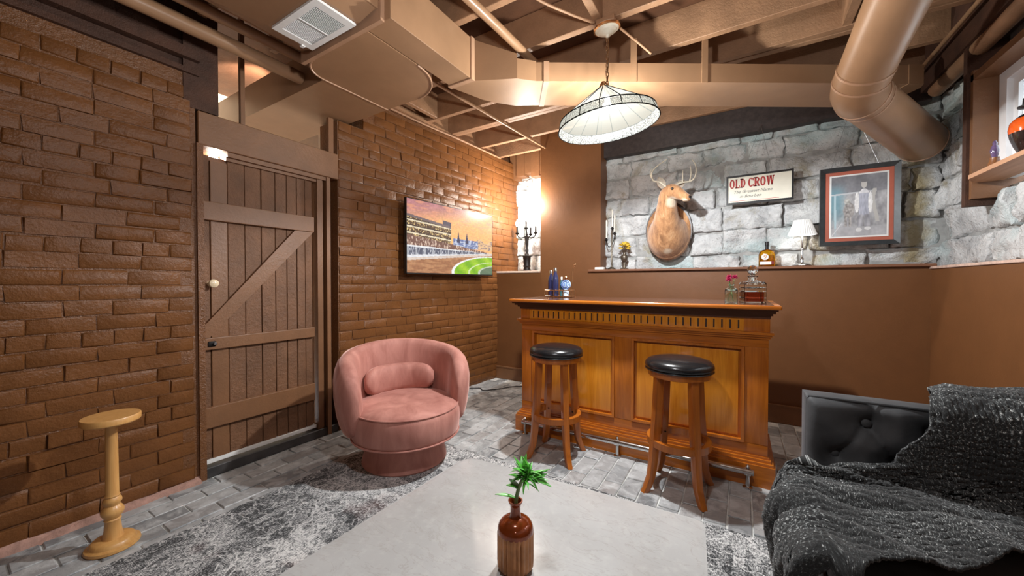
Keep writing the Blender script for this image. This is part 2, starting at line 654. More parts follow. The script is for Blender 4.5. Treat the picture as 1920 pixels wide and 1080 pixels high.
def lay(wall, y0, y1, ztop, xf, seed, keep=300, z0=0.03, pitch=0.0772, skip=None):
    rr = random.Random(seed)
    lst = []
    row = 0
    z = z0 + pitch / 2
    while z < 2.9:
        y = y0
        first = True
        header = row % 6 == 5
        while y < y1 - 0.03:
            if first:
                L, ms = ((0.222, FULL) if row % 2 == 0 else (0.112, HALF)) if not header else (0.165, THREE)
                first = False
            elif header:
                L, ms = (0.112, HALF)
            else:
                L, ms = (0.222, FULL) if rr.random() > 0.10 else (0.165, THREE)
            rest = y1 - y
            if rest < L:
                L, ms = (0.165, THREE) if rest >= 0.165 else (0.112, HALF)
                if rest < 0.10:
                    break
            yc = y + L / 2
            lim = ztop if not callable(ztop) else ztop(yc)
            if z < lim and not (skip and skip(yc, z)):
                lst.append((pix_area((xf(yc), yc, z), L), yc, z + rr.uniform(-.003, .003), rr.choice(ms), rr.uniform(-.0018, .0026) + (0.005 if rr.random() < 0.06 else 0), rr.uniform(-.005, .005)))
            y += L
        z += pitch
        row += 1
        if not callable(ztop) and z > ztop:
            break
        if z > 2.8:
            break
    lst.sort(key=lambda e: -e[0])
    for a, yc, z, ms, dx, tw in lst[:keep]:
        o = obj('brick', ms, None, wall, loc=(xf(yc) + dx, yc, z))
        o.rotation_euler = (tw, tw * 0.6, -0.064 if xf(3) != xf(2) else 0.0)
    if len(lst) > keep:
        bm = bmesh.new()
        for a, yc, z, ms, dx, tw in lst[keep:]:
            b2 = bmesh.new()
            b2.from_mesh(ms)
            bmesh.ops.transform(b2, matrix=Matrix.Translation((xf(yc) + dx, yc, z)) @ Matrix.Rotation(-0.064 if xf(3) != xf(2) else 0.0, 4, 'Z'), verts=b2.verts[:])
            tmp = bpy.data.meshes.new('tmp')
            b2.to_mesh(tmp)
            b2.free()
            bm.from_mesh(tmp)
            bpy.data.meshes.remove(tmp)
        o = obj('brick_remainder', bm, M['brick'], wall, True, 50)
        o['kind'] = 'stuff'


bm = bmesh.new()
box(bm, -3.0, XL - 0.006, YREAR, 0.915, 0, 2.42)
wl = struct('wall_left_near', bm, M['mortar'], 'brown painted brick wall left of the plank door', 'wall')
lay(wl, -0.16, 0.915, 2.38, lambda y: XL, 3)

bm = bmesh.new()
hull8(bm, [(-3.0, 1.83, 0), (xw(1.83) - 0.006, 1.83, 0), (xw(4.6) - 0.006, 4.6, 0), (-3.0, 4.6, 0)],
      [(-3.0, 1.83, 2.50), (xw(1.83) - 0.006, 1.83, 2.50), (xw(4.6) - 0.006, 4.6, 2.50), (-3.0, 4.6, 2.50)])
hull8(bm, [(-3.0, 2.06, 2.50), (xw(2.06) - 0.006, 2.06, 2.50), (xw(4.6) - 0.006, 4.6, 2.50), (-3.0, 4.6, 2.50)],
      [(-3.0, 2.06, 2.78), (xw(2.06) - 0.006, 2.06, 2.78), (xw(4.6) - 0.006, 4.6, 2.78), (-3.0, 4.6, 2.78)])
wf = struct('wall_left_far', bm, M['mortar'], 'brown painted brick wall right of the door, behind television', 'wall')
lay(wf, 1.835, 4.42, lambda y: 2.47 if y < 2.1 else 2.74, xw, 5)

bm = bmesh.new()
box(bm, -3.0, -2.70, 2.06, 4.7, 2.78, ZD)
struct('trim_17', bm, M['joist'], 'painted rim board above the far brick wall', 'beam')
# upper near wall with shade put into its dark colour, opening above the door header
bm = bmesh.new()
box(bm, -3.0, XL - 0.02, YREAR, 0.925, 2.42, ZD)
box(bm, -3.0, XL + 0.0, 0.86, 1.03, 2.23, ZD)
struct('wall_left_top', bm, M['timber_shade'], 'upper band of the near wall, coloured dark for shade', 'wall')
bm = bmesh.new()
box(bm, XL - 0.05, XL + 0.035, YREAR, 0.93, 2.50, 2.56)
box(bm, XL - 0.05, XL + 0.02, YREAR, 0.93, 2.42, 2.45)
struct('trim_1', bm, M['timber_shade'], 'dark wooden strips along the top of the near brick wall', 'trim')

# room beyond the door: a pale lit wall glimpsed above the header
bm = bmesh.new()
box(bm, -4.36, -4.3, 0.2, 2.6, 0, ZD)
box(bm, -4.36, -3.0, 0.15, 0.2, 0, ZD)
box(bm, -4.36, -3.0, 2.6, 2.65, 0, ZD)
struct('wall_beyond', bm, plain('pale_plaster', srgb(236, 214, 186), 0.8, var=0.05), 'pale lit wall of the room beyond the door', 'wall')
hl = bpy.data.lights.new('hall_light', 'SPOT')
hl.energy, hl.spot_size, hl.spot_blend, hl.shadow_soft_size, hl.color = 90, R(64), 0.4, 0.03, (1.0, 0.9, 0.78)
hlo = bpy.data.objects.new('hall_light', hl)
hlo.location = (-3.25, 1.60, 2.86)
hlo.rotation_euler = (Vector((-4.3, 1.62, 2.93)) - Vector((-3.25, 1.60, 2.86))).to_track_quat('-Z', 'Y').to_euler()
COL.objects.link(hlo)
hb = thing('gap_glow', 'added bulb standing in for light leaking above the door', 'lamp', (-2.925, 1.06, 2.0))
bm = bmesh.new()
lathe(bm, [(0, -0.012), (0.012, -0.008), (0.018, 0.008), (0.012, 0.024), (0, 0.028)], 16, sy=1.5)
obj('bulb', bm, emis('gap_glow_emission', (1, 0.93, 0.84, 1), 40), hb)  # glow added in place of light leaking through the gap
bm = bmesh.new()
lathe(bm, [(0, -0.045), (0.010, -0.045), (0.010, -0.010), (0, -0.010)], 12)
obj('socket', bm, M['black'], hb)
point('gap_glow_light', (-2.86, 1.06, 2.008), 0.6, 0.01, (1.0, 0.9, 0.78))  # added light so the door gap glows

# ---- back dwarf wall, ledge, pillar, stone walls
bm = bmesh.new()
box(bm, -2.75, 1.40, YB, 4.42, 0, 1.318)
wb = struct('wall_back', bm, M['wallpaint'], 'smooth brown painted half-height wall behind the bar', 'wall')
bm = bmesh.new()
box(bm, XR, 1.50, YREAR, YB, 0, 1.300)
struct('wall_right', bm, M['wallpaint'], 'smooth brown painted half-height wall beside the grey sofa', 'wall')
bm = bmesh.new()
box(bm, -2.015, -1.29, YB + 0.001, 4.42, 1.318, ZD)
struct('wall_pillar', bm, M['wallpaint'], 'smooth brown painted square pillar between niche and stone wall', 'pillar')
bm = bbox(-1.42, XR + 0.02, YB - 0.035, YS + 0.05, 1.318, 1.340, 0.004, 1)
struct('trim_2', bm, M['ledge'], 'brown wooden ledge board below the stone wall', 'ledge')
bm = bbox(-2.66, -2.016, YB - 0.012, 4.36, 1.318, 1.342, 0.003, 1)
struct('trim_3', bm, plain('pale_ledge_paint', srgb(206, 184, 168), 0.6), 'pale narrow ledge board in the candelabra niche', 'ledge')
bm = bbox(XR - 0.012, XS + 0.03, YREAR, YB, 1.300, 1.318, 0.003, 1)
struct('trim_4', bm, plain('pinkish_lime_ledge', srgb(206, 176, 160), 0.8, var=0.2, bump=0.5), 'thin pale ledge along the top of the right wall', 'ledge')
bm = bmesh.new()
box(bm, -2.74, XR, YB - 0.018, YB, 0, 0.14)
box(bm, -2.74, XR, YB - 0.026, YB, 0.14, 0.155)
struct('baseboard_back', bm, M['woodpaint'], 'brown painted baseboard at the foot of the back wall', 'baseboard')


def rough_stone(wall, plane, a0, a1, z0, z1, seed, out=0.045):
    """ashlar block with an uneven face. plane 'y': face looks to -Y at YS; plane 'x': face looks to -X at XS"""
    rr = random.Random(seed)
    W, H = a1 - a0, z1 - z0
    mx, my = min(18, max(6, int(W / 0.026))), min(11, max(5, int(H / 0.026)))

    def cuts(n, ext):
        g_ = [0.0, 0.006 / ext, 0.020 / ext]
        return g_ + [g_[2] + (1 - 2 * g_[2]) * k / n for k in range(1, n)] + [1 - x_ for x_ in g_[::-1]]
    us, qs = cuts(mx, W), cuts(my, H)
    nx, ny = len(us) - 1, len(qs) - 1
    verts, faces = [], []
    o1 = rr.uniform(0, 50)
    tilt, tilt2 = rr.uniform(-.022, .022), rr.uniform(-.020, .020)
    jit = [(rr.uniform(-.010, .010), rr.uniform(-.012, .012)) for _ in range(4)]
    base = rr.uniform(-0.012, 0.012)
    for j in range(ny + 1):
        for i in range(nx + 1):
            s, q = us[i], qs[j]
            wts = [(1 - s) * (1 - q), s * (1 - q), (1 - s) * q, s * q]
            cx = sum(c_[0] * w_ for c_, w_ in zip(jit, wts))
            cz = sum(c_[1] * w_ for c_, w_ in zip(jit, wts))
            x = a0 + s * W + cx + 0.018 * noise.noise(Vector((s * 2.4, q * 7, o1)))
            z = z0 + q * H + cz + 0.016 * noise.noise(Vector((s * 7, q * 2.4, o1 + 9)))
            rim = min(i, nx - i, j, ny - j)
            dep = out + base + tilt * (s - .5) * 2 + tilt2 * (q - .5) * 2
            dep += 0.030 * noise.noise(Vector((x * 5, z * 7, o1)))
            dep -= 0.030 * abs(noise.noise(Vector((x * 9 + z * 4, z * 15, o1 + 3))))
            dep += 0.014 * noise.noise(Vector((x * 26, z * 30, o1)))
            dep = max(dep, 0.004)
            if rim == 0:
                dep = -0.03
            elif rim == 1:
                dep -= 0.010
            if plane == 'y':
                verts.append((x, YS + 0.05 - dep, z))
            else:
                verts.append((XS + 0.05 - dep, x, z))
    for j in range(ny):
        for i in range(nx):
            k = j * (nx + 1) + i
            faces.append((k, k + 1, k + nx + 2, k + nx + 1))
    me = bpy.data.meshes.new('stone_block')
    me.from_pydata(verts, [], faces if plane == 'y' else [f[::-1] for f in faces])
    me.polygons.foreach_set('use_smooth', [True] * len(me.polygons))
    me.set_sharp_from_angle(angle=R(50))
    me.materials.append(M['stone'])
    o = obj('stone_block', me, None, wall)
    return o


def ashlar(wall, plane, a0, a1, rows, seed, skip=None):
    rr = random.Random(seed)
    z = rows[0]
    for k, z1 in enumerate(rows[1:]):
        a = a0 - rr.uniform(0, 0.25)
        while a < a1:
            L = rr.uniform(0.26, 0.58)
            b = min(a + L, a1 + 0.02)
            if a1 - b < 0.12:
                b = a1 + 0.02
            aa = max(a, a0 - 0.02)
            if b - aa > 0.06 and not (skip and skip((aa + b) / 2, (z + z1) / 2)):
                g = 0.004
                rough_stone(wall, plane, aa + g, b - g, z + g, z1 - g, seed * 977 + k * 31 + int(a * 100))
            a = b
        z = z1


bm = bmesh.new()
box(bm, -1.30, XS + 0.15, YS + 0.045, YS + 0.25, 1.30, ZD)
wst = struct('wall_back_stone', bm, M['stonejoint'], 'whitewashed rough stone wall above the back ledge', 'wall')
ashlar(wst, 'y', -1.29, XS, [1.335, 1.47, 1.70, 1.92, 2.11, 2.33, 2.50, 2.66, 2.84], 11)
bm = bmesh.new()
box(bm, XS + 0.045, XS + 0.25, YREAR, YS + 0.25, 1.29, 1.76)
box(bm, XS + 0.045, XS + 0.25, 3.42, YS + 0.25, 1.76, ZD)
box(bm, XS + 0.045, XS + 0.25, YREAR, 1.60, 1.76, ZD)
box(bm, XS + 0.045, XS + 0.25, 1.60, 3.42, 2.46, ZD)
wsr = struct('wall_right_stone', bm, M['stonejoint'], 'whitewashed rough stone wall around the right window', 'wall')
ashlar(wsr, 'x', 2.3, YS, [1.315, 1.52, 1.74], 23)
ashlar(wsr, 'x', 3.44, YS, [1.74, 1.98, 2.20, 2.42, 2.62, 2.80], 29)
# niche stone at the left end
YS_keep, YS = YS, 4.36
bm = bmesh.new()
box(bm, -2.75, -2.0, YS + 0.045, YS + 0.2, 1.30, ZD)
wn = struct('wall_niche_stone', bm, M['stonejoint'], 'whitewashed stone at the back of the candelabra niche', 'wall')
ashlar(wn, 'y', -2.62, -2.0, [1.345, 1.56, 1.78, 1.98, 2.22, 2.45, 2.60], 31)
YS = YS_keep
bm = bmesh.new()
for k in range(6):
    box(bm, -2.66 + k * 0.11, -2.54 + k * 0.11, 4.28 - 0.02 * (k % 2), 4.40, 2.57 + 0.03 * ((k * 7) % 3), ZD)
struct('trim_5', bm, M['woodpaint'], 'ragged brown painted plaster edge above the niche', 'trim')

# rear wall and upper right wall, out of view, close the room
bm = bmesh.new()
box(bm, -3.0, 1.6, YREAR - 0.1, YREAR, 0, ZD)
struct('wall_behind', bm, M['wallpaint'], 'plain brown wall behind the viewer', 'wall')

bm = bmesh.new()
for k in range(14):
    y0 = -0.4 + k * 0.094
    h_ = 0.022 + 0.014 * ((k * 5) % 4) / 3
    hull8(bm, [(XL - 0.02, y0, 0.0), (XL + 0.030 + 0.006 * (k % 3), y0, 0.0), (XL + 0.030 + 0.006 * ((k + 1) % 3), y0 + 0.094, 0.0), (XL - 0.02, y0 + 0.094, 0.0)],
          [(XL - 0.02, y0, 0.05), (XL + 0.004, y0, h_), (XL + 0.004, y0 + 0.094, 0.022 + 0.014 * (((k + 1) * 5) % 4) / 3), (XL - 0.02, y0 + 0.094, 0.05)])
struct('baseboard_left', bm, plain('pinkish_plaster_fillet', srgb(168, 130, 116), 0.8, var=0.25, bump=0.5), 'rough pinkish plaster fillet at the foot of the near brick wall', 'baseboard')

# ---- ceiling: deck, joists, blocking
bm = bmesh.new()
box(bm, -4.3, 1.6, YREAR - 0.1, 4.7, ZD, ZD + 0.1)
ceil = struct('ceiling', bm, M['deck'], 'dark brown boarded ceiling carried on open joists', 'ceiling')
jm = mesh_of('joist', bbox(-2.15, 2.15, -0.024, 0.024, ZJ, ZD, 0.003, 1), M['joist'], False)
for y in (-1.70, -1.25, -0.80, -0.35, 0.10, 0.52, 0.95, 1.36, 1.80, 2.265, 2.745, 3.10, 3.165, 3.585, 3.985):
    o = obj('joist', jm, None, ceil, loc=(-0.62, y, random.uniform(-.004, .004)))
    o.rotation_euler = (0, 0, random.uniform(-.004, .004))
for x, y0, y1 in ((-2.54, 2.29, 2.72), (-0.755, 1.825, 2.24), (0.545, 2.77, 3.075), (-1.9, 0.98, 1.33), (0.3, 1.39, 1.77)):
    obj('blocking', bbox(x - 0.025, x + 0.025, y0, y1, ZJ + 0.004, ZD - 0.002, 0.003, 1), M['joist'], ceil, False)
bm = bmesh.new()
box(bm, -2.74, -2.66, 2.08, 4.30, 2.775, 2.80)
struct('trim_6', bm, M['joist'], 'painted sill plate on top of the far brick wall', 'trim')
bm = bmesh.new()
box(bm, 1.14, 1.30, YREAR, 4.2, 2.62, ZD)
struct('trim_7', bm, M['timber_shade'], 'dark rim beam above the right window', 'beam')
bm = bmesh.new()
box(bm, -1.29, 1.20, 4.02, 4.12, 2.56, ZD)
struct('trim_8', bm, plain('blackish_timber', srgb(58, 48, 46), 0.6, var=0.3), 'dark rim beam along the top of the stone wall', 'beam')

# ---- door in its frame
XD = -2.815
door = tag(obj('door_1', bbox(XD - 0.03, XD - 0.012, 0.95, 1.648, 0.10, 1.985, 0.0), M['woodpaint'], None, False),
           'brown plank door with three battens and a diagonal brace', 'door', None, 'structure')
ys = [0.950, 0.998, 1.092, 1.190, 1.290, 1.380, 1.458, 1.530, 1.592, 1.648]
plank = brown_paint('rough_sawn_plank', c=srgb(114, 78, 52), rough=0.55, bstr=0.55, bscale=50, var=0.2, fine=220)
for k in range(9):
    m_ = M['woodpaint'] if k == 1 else plank
    obj('plank', bbox(XD - 0.012, XD + (0.004 if k == 1 else 0.0) + random.uniform(-.0015, .0015), ys[k] + 0.002, ys[k + 1] - 0.002, 0.10, 1.96 if k == 1 else 1.985, 0.0025, 1), m_, door, False)
for z0, z1 in ((1.585, 1.70), (0.785, 0.858), (0.300, 0.428)):
    obj('batten', bbox(XD + 0.001, XD + 0.028, 0.952, 1.647, z0, z1, 0.004, 2), M['woodpaint'], door, False)
bm = bmesh.new()
pts = [(0.952, 0.93), (1.505, 1.583), (1.640, 1.583), (0.985, 0.862), (0.952, 0.862)]
lo = [bm.verts.new((XD + 0.001, y, z)) for y, z in pts]
hi = [bm.verts.new((XD + 0.024, y, z)) for y, z in pts]
bm.faces.new(lo)
bm.faces.new(hi[::-1])
for i in range(5):
    j = (i + 1) % 5
    bm.faces.new((lo[i], lo[j], hi[j], hi[i]))
obj('diagonal_brace', bm, M['woodpaint'], door, False)
bm = bmesh.new()
lathe(bm, [(0.0, 0.0), (0.018, 0.0), (0.010, 0.010), (0.009, 0.030), (0.020, 0.036), (0.027, 0.050), (0.024, 0.064), (0.012, 0.071), (0.0, 0.072)], 24)
bmesh.ops.transform(bm, matrix=Matrix.Translation((XD, 0.995, 1.195)) @ Matrix.Rotation(pi / 2, 4, 'Y'), verts=bm.verts[:])
kn = obj('knob', bm, M['knob'], door)
kn['label'] = 'ivory porcelain knob'
bm = bbox(XD + 0.028, XD + 0.034, 0.972, 1.012, 0.805, 0.838, 0.006, 2)
lk = obj('latch_plate', bm, M['darkiron'], door)
bm = bmesh.new()
lathe(bm, [(0, 0), (0.009, 0), (0.009, 0.012), (0, 0.013)], 12)
bmesh.ops.transform(bm, matrix=Matrix.Translation((XD + 0.034, 1.005, 0.822)) @ Matrix.Rotation(pi / 2, 4, 'Y'), verts=bm.verts[:])
obj('latch_stud', bm, M['steel'], lk)
bm = bbox(XD - 0.03, XD + 0.012, 0.95, 1.665, 0.075, 0.10, 0.002, 1)
tag(obj('door_sweep', bm, M['white'], door), None, None)

fr = tag(obj('trim_9', bbox(-2.98, XL + 0.004, 0.925, 1.83, 2.025, 2.225, 0.004, 1), M['woodpaint'], None, False),
         'wide brown painted header beam above the plank door', 'header', None, 'structure')
bm = bmesh.new()
box(bm, -2.86, XL + 0.012, 0.915, 0.947, 0.0, 2.03)
struct('trim_10', bm, M['mortar'], 'painted left jamb strip of the plank door', 'door frame')
bm = bmesh.new()
box(bm, -2.88, XD + 0.03, 1.672, 1.715, 0.0, 2.025)
box(bm, -2.88, XL - 0.004, 1.735, 1.765, 0.0, 2.025)
box(bm, -2.93, -2.86, 1.65, 1.84, 0.0, 2.2)
struct('trim_11', bm, M['woodpaint'], 'stepped brown right jamb of the plank door', 'door frame')
bm = bmesh.new()
box(bm, -2.88, XL - 0.012, 1.08, 1.735, 1.996, 2.026)
box(bm, -2.88, XD + 0.02, 1.08, 1.68, 1.975, 1.998)
struct('trim_12', bm, M['woodpaint'], 'moulded brown head casing under the door header', 'door frame')
bm = bbox(-2.98, XL - 0.012, 0.94, 1.83, 0.0, 0.062, 0.004, 1)
struct('trim_13', bm, plain('blackened_stone_sill', srgb(62, 60, 60), 0.5, var=0.4, scale=10), 'dark stone threshold under the plank door', 'threshold')
# posts standing in the opening above the header
bm = bmesh.new()
box(bm, -2.86, -2.83, 1.18, 1.205, 2.2, ZD)
box(bm, -2.80, -2.77, 1.76, 1.80, 2.2, 2.5)
struct('trim_14', bm, M['woodpaint'], 'thin studs standing on the door header', 'stud')

# ---- window in the right wall
XW = XR + 0.085
bm = bmesh.new()
YF = 3.335
box(bm, XR - 0.015, XS + 0.2, YF, YF + 0.03, 1.70, 2.46)
box(bm, XR - 0.015, XS + 0.2, 1.95, YF + 0.03, 2.40, 2.44)
box(bm, XR - 0.015, XS + 0.2, 1.95, 1.98, 1.70, 2.44)
struct('trim_15', bm, M['woodpaint'], 'brown wooden box frame around the right window', 'window frame')
bm = bmesh.new()
box(bm, XR - 0.03, XS + 0.05, YF + 0.03, YF + 0.075, 1.66, 2.64)
struct('trim_16', bm, M['timber_shade'], 'dark strip standing in for the shaded gap by the right window frame', 'trim')  # dark colour in place of the shadow in the gap
bm = bmesh.new()
for (y0, y1, z0, z1) in ((3.26, 3.332, 1.80, 2.40), (1.985, 3.26, 2.345, 2.40), (1.985, 3.26, 1.80, 1.86), (1.985, 2.05, 1.86, 2.345)):
    box(bm, XW, XW + 0.07, y0, y1, z0, z1)
for (y0, y1, z0, z1) in ((3.215, 3.26, 1.86, 2.345), (2.66, 2.72, 1.86, 2.345), (2.72, 3.215, 2.30, 2.345), (2.72, 3.215, 1.86, 1.905), (2.05, 2.66, 2.30, 2.345), (2.05, 2.66, 1.86, 1.905)):
    box(bm, XW + 0.025, XW + 0.06, y0, y1, z0, z1)
win = struct('window_1', bm, M['vinyl'], 'white framed basement window in the right stone wall', 'window')
for y0, y1 in ((2.72, 3.215), (2.05, 2.66)):
    obj('pane', bbox(XW + 0.040, XW + 0.044, y0, y1, 1.905, 2.30), M['glass'], win, False)
bm = bmesh.new()
prism(bm, [(1.108, 2.2), (1.104, 3.20), (1.17, 3.325), (XW + 0.02, 3.325), (XW + 0.02, 2.2)], 1.792, 1.815)
sh = tag(obj('window_shelf', bm, M['shelfwood'], None, False), 'pale wooden shelf under the right window', 'shelf')

# ================================================================ DUCTS AND PIPES
ZB = 2.52
d = thing('duct_trunk', 'large brown rectangular duct trunk with a curved left branch', 'duct', (0, 0, 0))
# near trunk
obj('trunk', bbox(-2.24, -1.56, -1.9, 1.262, ZB + 0.055, 2.785, 0.004, 1), M['ductpaint'], d, False)
bm = bmesh.new()
hull8(bm, [(-2.24, 0.70, ZB + 0.06), (-1.56, 0.70, ZB + 0.06), (-1.56, 1.255, ZB + 0.06), (-2.24, 1.255, ZB + 0.06)],
      [(-2.10, 1.00, ZB + 0.012), (-1.68, 1.00, ZB + 0.012), (-1.68, 1.238, ZB + 0.012), (-2.10, 1.238, ZB + 0.012)])
obj('register_boot', bm, M['ductpaint'], d, False)
bm = bmesh.new()
box(bm, -2.26, -1.545, 1.262, 1.285, ZB - 0.006, 2.79)
obj('seam_flange', bm, M['seam'], d, False)
# elbow to the left wall
arc_in = [(-2.16 - 0.16 * sin(a), 1.285 + 0.16 * (1 - cos(a))) for a in [i * pi / 2 / 8 for i in range(9)]]
arc_out = [(-1.985 + 0.30 * sin(a), 1.65 + 0.30 * cos(a)) for a in [i * pi / 2 / 10 for i in range(11)]]
poly = [(-2.16, 1.285)] + arc_in[1:] + [(-4.29, 1.445), (-4.29, 1.95)] + arc_out + [(-1.685, 1.285)]
bm = bmesh.new()
prism(bm, poly, ZB, 2.76)
obj('branch_elbow', bm, M['ductpaint'], d, False)
for pts_ in ([(x, y, ZB) for x, y in arc_in] + [(-2.335, 1.443, ZB)], [(-2.32, 1.445, ZB), (-2.31, 1.95, ZB)], [(x, y, ZB) for x, y in arc_out]):
    bm = bmesh.new()
    tube(bm, pts_, 0.006, 6)
    obj('seam', bm, M['seam'], d)
# straight-through part on the right
obj('side_duct', bbox(-1.68, -1.50, 1.285, 1.945, ZB + 0.002, 2.785, 0.003, 1), M['ductpaint'], d, False)
bm = bmesh.new()
box(bm, -1.69, -1.492, 1.93, 1.965, ZB - 0.005, 2.79)
obj('seam_flange', bm, M['seam'], d, False)
# taper and flare into the flat duct
bm = bmesh.new()
hull8(bm, [(-1.68, 1.965, ZB), (-1.50, 1.965, ZB), (-1.50, 1.965, 2.785), (-1.68, 1.965, 2.785)],
      [(-1.60, 2.20, ZB), (-1.245, 2.09, ZB), (-1.245, 2.09, 2.68), (-1.60, 2.20, 2.68)])
obj('taper', bm, M['ductpaint'], d, False)
bm = bmesh.new()
prism(bm, [(-1.60, 2.20), (-1.245, 2.09), (-1.155, 2.182), (-1.334, 2.465), (-1.44, 2.41), (-1.53, 2.31)], ZB, 2.65)
obj('flare', bm, M['ductpaint'], d, False)

fd = thing('flat_duct', 'long flat brown duct crossing the room behind the pendant lamp', 'duct', (0, 0, 0))
A, B = Vector((-1.155, 2.182)), Vector((1.045, 3.573))
ax = (B - A).normalized()
nr = Vector((-ax.y, ax.x))
W = 0.335


def fdp(s, q):
    p = A + ax * s + nr * q
    return (p.x, p.y)


L = (B - A).length
bm = bmesh.new()
prism(bm, [fdp(0, 0), fdp(L - 0.13, 0), fdp(L - 0.13, W), fdp(0, W)], ZB, ZB + 0.122)
obj('run', bm, M['ductpaint'], fd, False)
bm = bmesh.new()
prism(bm, [fdp(L - 0.13, -0.004), fdp(L - 0.03, -0.004), fdp(L, 0.04), fdp(L, W - 0.12), fdp(L - 0.04, W - 0.05), fdp(L - 0.13, W + 0.004)], ZB - 0.003, ZB + 0.125)
obj('end_cap', bm, M['ductpaint'], fd, False)
bm = bmesh.new()
prism(bm, [fdp(0.05, -0.006), fdp(0.085, -0.006), fdp(0.085, W + 0.006), fdp(0.05, W + 0.006)], ZB - 0.005, ZB + 0.126)
obj('seam_flange', bm, M['seam'], fd, False)
for s, sk in ((0.62, 0.0), (1.09, 0.0)):
    p0, p1 = fdp(s, -0.006), fdp(s + 0.04, -0.006)
    bm = bmesh.new()
    q0, q1 = fdp(s, -0.002), fdp(s + 0.04, -0.002)
    zt = 2.985 if s > 1 else 2.80
    hull8(bm, [(p0[0], p0[1], ZB - 0.004), (p1[0], p1[1], ZB - 0.004), (q1[0], q1[1], ZB - 0.004), (q0[0], q0[1], ZB - 0.004)],
          [(p0[0], p0[1], zt), (p1[0], p1[1], zt), (q1[0], q1[1], zt), (q0[0], q0[1], zt)])
    obj('hanger_strap', bm, M['ductpaint'], fd, False)

rd = thing('round_duct', 'thick round brown duct bending down to the right corner', 'duct', (0, 0, 0))
E0, E1, E2 = Vector((0.640, 2.30, 2.66)), Vector((0.568, 2.949, 2.325)), Vector((1.150, 4.03, 2.258))
u0, u2 = (E0 - E1).normalized(), (E2 - E1).normalized()
bm = bmesh.new()
tube(bm, [E0 + u0 * 0.9 + Vector((0, 0, -0.10)), E1 + u0 * 0.14], 0.128, 28)
obj('upper_pipe', bm, M['ductpaint'], rd)
bm = bmesh.new()
tube(bm, [E1 + u0 * 0.16, E1 + u0 * 0.07, E1 + (u0 + u2) * 0.02, E1 + u2 * 0.07, E1 + u2 * 0.14], 0.131, 28)
obj('elbow', bm, M['ductpaint'], rd)
bm = bmesh.new()
tube(bm, [E1 + u2 * 0.12, E2], [0.126, 0.143], 28)
obj('lower_pipe', bm, M['ductpaint'], rd)
for p, u_, r_ in ((E1 + u0 * 0.15, u0, 0.133), (E1 + u0 * 0.075, u0, 0.134), (E1 + u2 * 0.09, u2, 0.134), (E1 + u2 * 0.15, u2, 0.132), (E2 - u2 * 0.02, u2, 0.146), (E0 + u0 * 0.1, u0, 0.131)):
    bm = bmesh.new()
    tube(bm, [p - u_ * 0.006, p + u_ * 0.006], r_, 28)
    obj('crimp_ring', bm, M['seam'], rd)

# white register on the trunk
rg = thing('air_register', 'white metal air register with louvres under the duct trunk', 'vent', (-1.89, 1.122, ZB + 0.010))
bm = bmesh.new()
for (x0, x1, y0, y1) in ((-.195, .195, -.108, -.078), (-.195, .195, .078, .108), (-.195, -.150, -.078, .078), (.150, .195, -.078, .078)):
    box(bm, x0, x1, y0, y1, -0.012, 0.0)
obj('frame', bm, M['white'], rg, False)
obj('backing', bbox(-.15, .15, -.078, .078, -0.004, 0.0), M['black'], rg, False)
lv = mesh_of('louvre', bbox(-0.0034, 0.0034, -.078, .078, -0.0008, 0.0008), M['white'], False)
for k in range(30):
    x = -0.1455 + k * 0.01
    o = obj('louvre', lv, None, rg, loc=(x, 0, -0.0085))
    o.rotation_euler = (0, 0.95 if x > 0 else 0.30, 0)
bm = bmesh.new()
box(bm, -0.003, 0.003, -.078, .078, -0.013, -0.002)
obj('divider', bm, M['white'], rg, False)
bm = bmesh.new()
box(bm, -0.212, -0.19, 0.045, 0.065, -0.018, -0.004)
obj('damper_lever', bm, M['white'], rg, False)


def pipe(name, pts, r, m, label, cat='pipe', group=None, n=14):
    bm = bmesh.new()
    tube(bm, pts, r, n)
    return tag(obj(name, bm, m), label, cat, group)


pipe('water_pipe', [(-1.31, 0.9, 2.745), (-1.265, 1.9, 2.745), (-1.245, 2.50, 2.745)], 0.028, M['ductpaint'], 'stout brown painted pipe beside the duct taper, under the joists')
pipe('conduit', [(-2.08, 1.97, 2.77), (-1.95, 4.05, 2.77)], 0.012, M['ductpaint'], 'thin brown conduit crossing beneath the joists towards the pillar')
pipe('heating_pipe', [(-2.60, -1.8, 2.62), (-2.58, 1.441, 2.60)], 0.042, M['ductpaint'], 'lagged brown pipe nearest the near brick wall', 'pipe', 'heating pipes along the near brick wall')
pipe('heating_pipe', [(-2.47, -1.8, 2.66), (-2.45, 1.441, 2.66)], 0.032, M['ductpaint'], 'slimmer brown pipe running beside the lagged pipe', 'pipe', 'heating pipes along the near brick wall')
pipe('heating_pipe', [(-2.36, -1.8, 2.72), (-2.35, 1.435, 2.72)], 0.022, M['ductpaint'], 'thinnest brown pipe between lagged pipe and duct trunk', 'pipe', 'heating pipes along the near brick wall')
pipe('wall_cable', smooth_path([(-2.70, 2.12, 2.765), (-2.675, 2.7, 2.762), (-2.64, 3.2, 2.768), (-2.595, 3.95, 2.765)]), 0.010, M['joist'], 'brown painted cable along the top of the far brick wall', 'cable')
pipe('side_pipe', [(1.10, 2.6, 2.74), (1.09, 3.98, 2.74)], 0.013, M['ductpaint'], 'thin brown pipe near the right window, under the joists')
pipe('round_beam', [(1.20, 1.2, 2.60), (1.20, 3.95, 2.60)], 0.045, M['joist'], 'round brown painted pole above the right window', 'pole')
pipe('ceiling_cable', smooth_path([(-1.06, 1.62, 2.80), (-0.98, 1.85, 2.775), (-0.86, 2.05, 2.765), (-0.77, 2.2, 2.77)]), 0.008, M['joist'], 'brown painted cable running into the pendant ceiling box', 'cable', 'cables at the pendant ceiling box')
